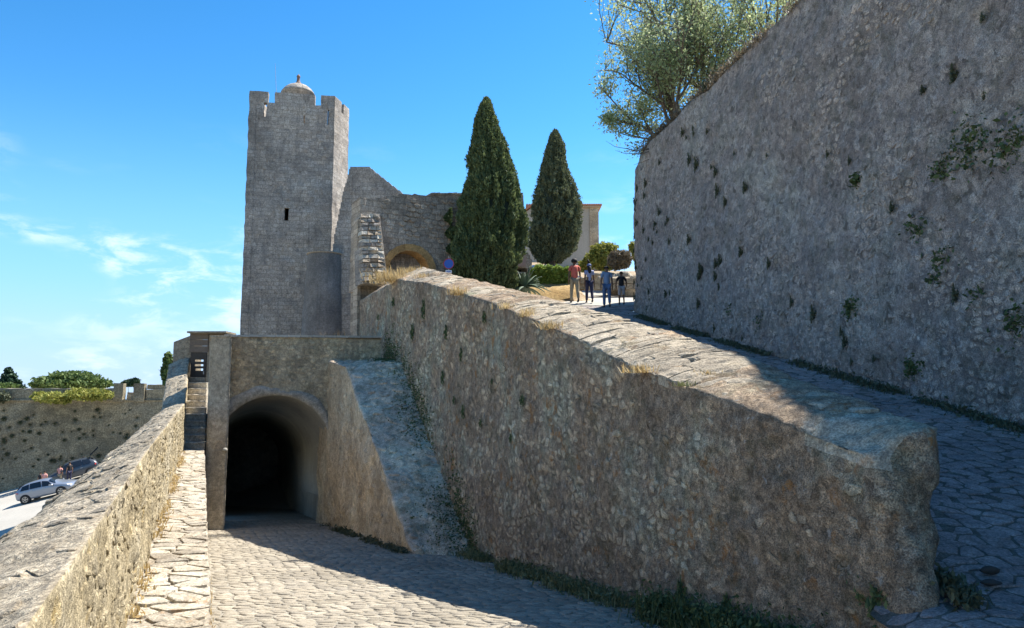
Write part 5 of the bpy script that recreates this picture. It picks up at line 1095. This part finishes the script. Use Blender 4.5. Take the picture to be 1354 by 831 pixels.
# ================================================================ CARS
TY, RIM, GLS, LR, LW = plain('tyre_rubber', (.02, .02, .02), .85), plain('alloy_rim', (.35, .36, .37), .35, .9), plain('tinted_glass', (.015, .02, .028), .08, 0, 0, .05), plain('red_lamp', (.35, .02, .02), .3), plain('clear_lamp', (.6, .62, .65), .2)
def car(name, label, p, head, nrm, paint, suv=0, tailgate=False):
    t = thing(name, label, 'car', (0, 0, 0)); w0 = 1+.06*suv; k = .16*suv
    S = [(-2.08, .38, .72, .76, .66, .60), (-1.98, .28, .93, 1.02+k, .80, .62), (-1.62, .22, .95+k*.5, 1.36+k, .86, .58), (-.9, .2, .95+k*.5, 1.47+k, .88, .58), (0, .2, .93+k*.5, 1.47+k, .88, .59), (.45, .2, .91+k*.5, 1.37+k, .88, .57), (1.0, .2, .89+k*.5, .97+k*.6, .87, .68), (1.55, .22, .82+k*.5, .88+k*.6, .85, .68), (1.95, .28, .64+k*.5, .74+k*.5, .77, .6), (2.1, .36, .5, .58+k*.3, .62, .48)]
    V = []; m = 12
    for x, zl, zbt, ztp, wb, wt in S:
        wb *= w0; wt *= w0; half = [(0, zl), (wb*.85, zl), (wb*.98, zl+.12), (wb, (zl+zbt)/2), (wb*.985, zbt), (wt, ztp-.03), (0, ztp+.03)]
        V += [(x, a, b) for a, b in half]+[(x, -a, b) for a, b in half[-2:0:-1]]
    F = [(i*m+j, (i+1)*m+j, (i+1)*m+(j+1) % m, i*m+(j+1) % m) for i in range(len(S)-1) for j in range(m)]+[tuple(range(m)), tuple((len(S)-1)*m+j for j in range(m))[::-1]]
    b = mk('body', V, F, paint, t, True); sbm = b.modifiers.new('s', 'SUBSURF'); sbm.levels = sbm.render_levels = 2
    def surf(x, f, sgn): # point on the side glass band, f 0 belt..1 roof
        xs = [s[0] for s in S]; zb1 = np.interp(x, xs, [s[2] for s in S]); zt1 = np.interp(x, xs, [s[3] for s in S]); wb = np.interp(x, xs, [s[4] for s in S])*w0*.975; wt = np.interp(x, xs, [s[5] for s in S])*w0
        return (x, sgn*(wb+(wt-wb)*f+.012), zb1+(zt1-zb1)*f)
    for sgn in (1, -1):
        for quad in ([(-1.55, .12), (-.92, .10), (-.90, .82), (-1.42, .78)], [(-.84, .10), (-.02, .10), (-.05, .84), (-.84, .84)], [(.05, .10), (.88, .12), (.42, .80), (.03, .84)]):
            mk('window', [surf(x, f, sgn) for x, f in quad], [(0, 1, 2, 3)], GLS, t)
        mk('side_mirror', [(.72+a*.10, sgn*(.93*w0+b_*.10), .98+k*.5+c*.06) for a, b_, c in [(-1, -1, -1), (1, -1, -1), (1, 1, -1), (-1, 1, -1), (-1, -1, 1), (1, -1, 1), (1, 1, 1), (-1, 1, 1)]], [(0, 3, 2, 1), (4, 5, 6, 7), (0, 1, 5, 4), (1, 2, 6, 5), (2, 3, 7, 6), (3, 0, 4, 7)], paint, t)
        for x in (-.75, .15): mk('door_handle', [(x-.09, sgn*(.895*w0), .86), (x+.09, sgn*(.895*w0), .86), (x+.09, sgn*(.895*w0), .89), (x-.09, sgn*(.895*w0), .89)], [(0, 1, 2, 3)], RIM, t)
        mk('tail_light', [(-1.96, sgn*.70*w0, .80), (-1.78, sgn*.875*w0, .84), (-1.80, sgn*.86*w0, .97), (-1.99, sgn*.66*w0, .95)], [(0, 1, 2, 3)], LR, t)
        mk('headlight', [(2.04, sgn*.48*w0, .60), (1.82, sgn*.80*w0, .66), (1.78, sgn*.80*w0, .78), (2.0, sgn*.50*w0, .70)], [(0, 1, 2, 3)], LW, t)
        for x in (-1.3, 1.3):
            yo = sgn*.80*w0; wh = Acc(); prof = [(.20, -.10), (.30, -.10), (.325, -.07), (.325, .07), (.30, .10), (.20, .10)]
            def rv(acc, prof, n=22):
                V = [(x+r_*math.cos(a), yo+z_*1.0, .325+r_*math.sin(a)) for r_, z_ in prof for a in np.linspace(0, 2*math.pi, n, endpoint=False)]; mm = len(prof)
                acc.add(V, [(i*n+j, i*n+(j+1) % n, (i+1)*n+(j+1) % n, (i+1)*n+j) for i in range(mm-1) for j in range(n)]+[tuple(range(n)), tuple((mm-1)*n+j for j in range(n))[::-1]])
            ar = Acc(); rv(ar, [(.38, -.09*1), (.38, .085)]); ar.build('wheel_arch', M_blk, t)
            rv(wh, prof); wo_ = wh.build('wheel', TY, t, True); ri = Acc(); ri.k = 0
            for q in range(5):
                a = q*2*math.pi/5; ca, sa = math.cos(a), math.sin(a); ys_ = yo+sgn*.112
                ri.add([(x+ca*.03-sa*.035, ys_, .325+sa*.03+ca*.035), (x+ca*.03+sa*.035, ys_, .325+sa*.03-ca*.035), (x+ca*.22+sa*.03, ys_, .325+sa*.22-ca*.03), (x+ca*.22-sa*.03, ys_, .325+sa*.22+ca*.03)], [(0, 1, 2, 3)])
            V = [(x+r_*math.cos(a), yo+sgn*.110, .325+r_*math.sin(a)) for r_ in (.185, .215) for a in np.linspace(0, 2*math.pi, 22, endpoint=False)]; ri.add(V, [(j, (j+1) % 22, 22+(j+1) % 22, 22+j) for j in range(22)])
            o = ri.build('rim', RIM); o.parent = wo_
    mk('windscreen', [(.95, .66*w0, 1.0+k*.6), (.95, -.66*w0, 1.0+k*.6), (.50, -.50*w0, 1.36+k), (.50, .50*w0, 1.36+k)], [(0, 1, 2, 3)], GLS, t)
    if not tailgate: mk('rear_window', [(-1.965, .56*w0, 1.02+k*.6), (-1.965, -.56*w0, 1.02+k*.6), (-1.66, -.50*w0, 1.34+k), (-1.66, .50*w0, 1.34+k)], [(0, 1, 2, 3)], GLS, t)
    else:
        a = Acc(); a.prism([(-1.6, -.62, 1.50+k), (-1.6, .62, 1.50+k), (-2.35, .58, 2.0+k), (-2.35, -.58, 2.0+k)], (.03, 0, .10)); a.build('tailgate', GLS, t)
        mk('boot_opening', [(-1.99, .6*w0, .8), (-1.99, -.6*w0, .8), (-1.70, -.52*w0, 1.36+k), (-1.70, .52*w0, 1.36+k)], [(0, 1, 2, 3)], M_blk, t)
    z = np.array(nrm, float); z /= np.linalg.norm(z); x = np.array(head, float); x -= z*(x@z); x /= np.linalg.norm(x); yv = np.cross(z, x)
    t.matrix_world = Matrix(((x[0], yv[0], z[0], p[0]), (x[1], yv[1], z[1], p[1]), (x[2], yv[2], z[2], p[2]), (0, 0, 0, 1)))
    for ch in t.children: ch.matrix_parent_inverse = Matrix.Identity(4)
    return t
def cph(px, py):
    a, b = ray(px, py); d = -7.816/(b-.23*a-.138); return np.array([a*d, d, b*d])
PN = (-.23, -.138, 1)
def mpaint(n, c, mt=.5): return plain(n, c, .3, mt, .6, .04)
p = cph(66, 657); car('silver_hatchback', 'silver hatchback parked nearest the camera in the car park', p+np.array([0, 0, 0]), (1, .12, 0), PN, mpaint('silver_paint', (.24, .27, .32), .35))
p = cph(98, 634); car('grey_suv', 'dark grey estate car with its tailgate raised by the far rampart', p, (-.86, -.5, 0), PN, mpaint('dark_grey_paint', (.045, .055, .07), .1), 1, True)
p = at(727, 350, 40); car('white_car', 'white car with only its roof showing over the hedge', np.array([p[0]+.2, 40, p[2]-1.56]), (1, .5, 0), (0, 0, 1), mpaint('white_paint', (.75, .75, .75), .0))

# ================================================================ PEOPLE
def skinobj(name, vs, es, rs, mat, parent, root=0, sub=1):
    me = bpy.data.meshes.new(name); me.from_pydata([tuple(v) for v in vs], es, []); me.materials.append(mat); o = bpy.data.objects.new(name, me); COL.objects.link(o)
    sk = o.modifiers.new('skin', 'SKIN'); sk.use_smooth_shade = True; sv = me.skin_vertices[0].data
    for i, r_ in enumerate(rs): sv[i].radius = (r_, r_) if not isinstance(r_, tuple) else r_; sv[i].use_root = (i == root)
    ss_ = o.modifiers.new('sub', 'SUBSURF'); ss_.levels = ss_.render_levels = sub; o.parent = parent; return o
SK1, SK2 = plain('tan_skin', (.32, .17, .10), .55), plain('brown_skin', (.16, .085, .05), .55); HR = plain('black_hair', (.012, .010, .009), .8); SHO = plain('dark_shoe', (.03, .03, .035), .7)
def person(label, loc, H, yaw, skin, top, bottom, stride=.08, armsw=.06, hair='short', shorts=False, bend=0., female=False, elbow_out=.0):
    t = thing('person', label, 'person', loc); t.rotation_euler = (0, 0, yaw); h = H; s = stride
    J = {}; W = .9 if female else 1.
    J['pel'] = (0, 0, .525); J['wai'] = (0, .005, .61); J['che'] = (0, .008, .72); J['nkb'] = (0, .004, .815); J['nek'] = (0, .006, .86); J['hd1'] = (0, .015, .90); J['hd2'] = (0, .012, .955); J['nose'] = (0, .062, .912)
    for n_, sg_, st in (('l', -1, s), ('r', 1, -s)):
        J['hip'+n_] = (sg_*.052, 0, .50); J['kne'+n_] = (sg_*.056, st*.75+.012, .275); J['ank'+n_] = (sg_*.056, st*1.35-(.03 if st < 0 else 0), .045+(.02 if st < 0 else 0)); J['toe'+n_] = (sg_*.064, st*1.35+.075, .018)
        J['sho'+n_] = (sg_*.098*W, 0, .80); J['elb'+n_] = (sg_*(.128*W+elbow_out), -st*armsw/.08*.5-.01, .635); J['wri'+n_] = (sg_*(.138*W+elbow_out*.3), -st*armsw/.08*1.1+.02+elbow_out*.8, .505+elbow_out*.8); J['pal'+n_] = (sg_*.138*W, -st*armsw/.08*1.15+.03+elbow_out, .465+elbow_out*.8)
        bx_, by_, bz2 = J['pal'+n_]
        for f_ in range(4): J[f'f{f_}{n_}'] = (bx_+sg_*.004, by_+(f_-1.5)*.012, bz2-.03+(.004 if f_ in (0, 3) else 0)); J[f'g{f_}{n_}'] = (bx_-sg_*.004, by_+(f_-1.5)*.012+.004, bz2-.052+(.008 if f_ in (0, 3) else 0))
        J['th'+n_] = (bx_-sg_*.012, by_+.026, bz2-.006); J['ear'+n_] = (sg_*.044, .008, .915)
    names = list(J); ix = {n_: i for i, n_ in enumerate(names)}
    E_ = [('pel', 'wai'), ('wai', 'che'), ('che', 'nkb'), ('nkb', 'nek'), ('nek', 'hd1'), ('hd1', 'hd2'), ('hd1', 'nose')]
    for n_ in 'lr':
        E_ += [('pel', 'hip'+n_), ('hip'+n_, 'kne'+n_), ('kne'+n_, 'ank'+n_), ('ank'+n_, 'toe'+n_), ('nkb', 'sho'+n_), ('sho'+n_, 'elb'+n_), ('elb'+n_, 'wri'+n_), ('wri'+n_, 'pal'+n_), ('pal'+n_, 'th'+n_), ('hd1', 'ear'+n_)]
        for f_ in range(4): E_ += [('pal'+n_, f'f{f_}{n_}'), (f'f{f_}{n_}', f'g{f_}{n_}')]
    RAD = {'pel': .07, 'wai': .062, 'che': .075, 'nkb': .045, 'nek': .028, 'hd1': .045, 'hd2': .04, 'nose': .008, 'hip': .048, 'kne': .032, 'ank': .021, 'toe': .018, 'sho': .034, 'elb': .023, 'wri': .016, 'pal': .017, 'th': .006, 'ear': .009}
    rd = [(RAD.get(n_) or RAD.get(n_[:-1]) or .0055)*h for n_ in names]
    skinobj('body', [np.array(J[n_])*h for n_ in names], [(ix[a], ix[b]) for a, b in E_], rd, skin, t)
    def garment(nm, keys, edges, radii, mat):
        vs = [np.array(J[k] if isinstance(k, str) else k)*h for k in keys]; skinobj(nm, vs, edges, [r_*h for r_ in radii], mat, t)
    mid = lambda a, b, f: tuple(np.array(J[a])*(1-f)+np.array(J[b])*f)
    hem = (0, 0, .505)
    garment('shirt', [hem, 'wai', 'che', 'nkb', 'shol', mid('shol', 'elbl', .62), 'shor', mid('shor', 'elbr', .62)], [(0, 1), (1, 2), (2, 3), (3, 4), (4, 5), (3, 6), (6, 7)], [.088 if not female else .075, .083 if not female else .064, .092 if not female else .075, .052, .045, .037, .045, .037], top)
    e = 1.0 if not shorts else .62
    ks = ['pel', 'hipl', mid('hipl', 'knel', .5), 'knel', 'hipr', mid('hipr', 'kner', .5), 'kner']; rs = [.082, .06, .052, .043, .06, .052, .043]; ed = [(0, 1), (1, 2), (2, 3), (0, 4), (4, 5), (5, 6)]
    if not shorts: ks += [mid('knel', 'ankl', .95), mid('kner', 'ankr', .95)]; rs += [.034, .034]; ed += [(3, 7), (6, 8)]
    garment('trousers' if not shorts else 'shorts', ks, ed, rs, bottom)
    for n_ in 'lr':
        a = np.array(J['ank'+n_]); b_ = np.array(J['toe'+n_]); garment('shoe', [tuple(a+np.array([0, -.02, -.018])), tuple((a+b_)/2+np.array([0, 0, -.008])), tuple(b_+np.array([0, .01, .003]))], [(0, 1), (1, 2)], [.026, .028, .022], SHO)
    c = np.array([0, .004, .935])*h; th = np.linspace(0, 2*math.pi, 18, endpoint=False); ph = np.linspace(.02, 2.0 if hair != 'short' else 1.75, 10)
    rh = {'short': .058, 'afro': .072, 'long': .062}[hair]*h; T, Ph = np.meshgrid(th, ph, indexing='ij'); D = np.stack([np.cos(T)*np.sin(Ph), np.sin(T)*np.sin(Ph), np.cos(Ph)], -1); D = D*rh*(1+.06*fbm(D, 5, 2, 3)[..., None]); D[..., 1] -= np.where((D[..., 2] < 0) & (D[..., 1] > 0), D[..., 1]*.8, 0)
    o = mk('hair', D+c, grid_faces(18, 10)[:, ::-1], HR, None, True); o.parent = t; ss_ = o.modifiers.new('s', 'SOLIDIFY'); ss_.thickness = .006
    V_ = D+c; n = 18; o.data.materials[0] = HR
    if hair == 'long': skinobj('long_hair', [np.array(p_)*h for p_ in [(0, -.02, .93), (0, -.05, .87), (0, -.068, .79), (0, -.07, .73)]], [(0, 1), (1, 2), (2, 3)], [.055*h, .055*h, .05*h, .025*h], HR, t)
    for sg_ in (-1, 1):
        ac = Acc(); ac.rev([(.0, -.006*h), (.006*h, 0), (0, .006*h)], (sg_*.018*h, .056*h, .925*h), 8); o = ac.build('eye', HR, None, True); o.parent = t
    return t
C_ = lambda n, c: plain(n, c, .85)
coral, khaki, lav, navy, blu, jean, blk, gry = C_('coral_cotton', (.62, .14, .10)), C_('khaki_cotton', (.30, .25, .17)), C_('pale_blue_cotton', (.30, .34, .52)), C_('navy_cotton', (.02, .022, .06)), C_('steel_blue_cotton', (.17, .25, .38)), C_('denim', (.07, .13, .25)), C_('black_cotton', (.015, .015, .018)), C_('grey_cotton', (.36, .36, .38))
def feet(px, d): a = ray(px, 400)[0]; return np.array([a*d, d, float(ramp_z(d))+.035])
person('walker in a coral T-shirt and khaki trousers, leftmost of the four', feet(760, 30.2), 1.83, R(8), SK2, coral, khaki, .07, .05, 'afro')
w2 = person('walker with long dark hair in a pale blue top and dark trousers', feet(779.5, 30.2), 1.62, R(5), SK2, lav, navy, .06, .06, 'long', female=True)
person('walker in a steel blue T-shirt and jeans, third of the four', feet(802.5, 29.0), 1.66, R(-3), SK2, blu, jean, .075, .04, 'short')
person('child in a black top and grey shorts beside the bastion shade', feet(822, 29.7), 1.36, R(0), SK2, blk, gry, .05, .03, 'short', shorts=True, elbow_out=.035)
ct = Acc(); ct.rev([(0, .095), (.03, .09), (.075, .06), (.095, .02), (.1, -.02), (.085, -.02)], (0, 0, 0), 16); cp = ct.build('cap', C_('blue_cap', (.12, .16, .35)), None, True); cp.parent = w2; cp.location = (0, 0, 1.62*.945)
hb = Acc(); hb.tube([(0, 0, .04), (-.03, 0, .12), (-.05, 0, .2)], [.04, .045, .02], 8); o = hb.build('hair_bun', HR, None, True); o.parent = w2; o.location = (0, 0, 1.62*.985)
pink, wht = C_('pink_cotton', (.6, .3, .26)), C_('white_cotton', (.6, .6, .6))
for px, py, hd_, tp_, bt2, lb in [(57.5, 650, 1.7, pink, wht, 'person in a pink top behind the silver hatchback'), (52, 650, 1.6, blk, navy, 'person in black beside the one in pink'), (78, 641, 1.65, pink, khaki, 'person in pale pink standing at the nose of the dark car'), (91, 638, 1.75, blk, navy, 'person in dark clothes at the side of the dark car'), (109, 630, 1.75, C_('royal_blue_cotton', (.05, .12, .5)), jean, 'person in a royal blue shirt by the raised tailgate')]:
    person(lb, cph(px, py), hd_, R(random.uniform(-60, 60)), SK1, tp_, bt2, .02, .02, 'short')
# two dark stones lying on the upper ramp
for k, (px, py, a, b) in enumerate([(1308, 759, .075, .035), (1310, 776, .085, .022)]):
    a_, b_ = ray(px, py); d = 2.674/(.206-b_); o = rock((a_*d, d, float(ramp_z(d))+.03), (a, a*.5, b), None, 12, 8, M_wood, None, 'dark_stone', .3, k+40); props(o, ['dark pointed stone lying on the upper ramp', 'flat dark stone lying just below the pointed one on the ramp'][k], 'stone')
print('all done')
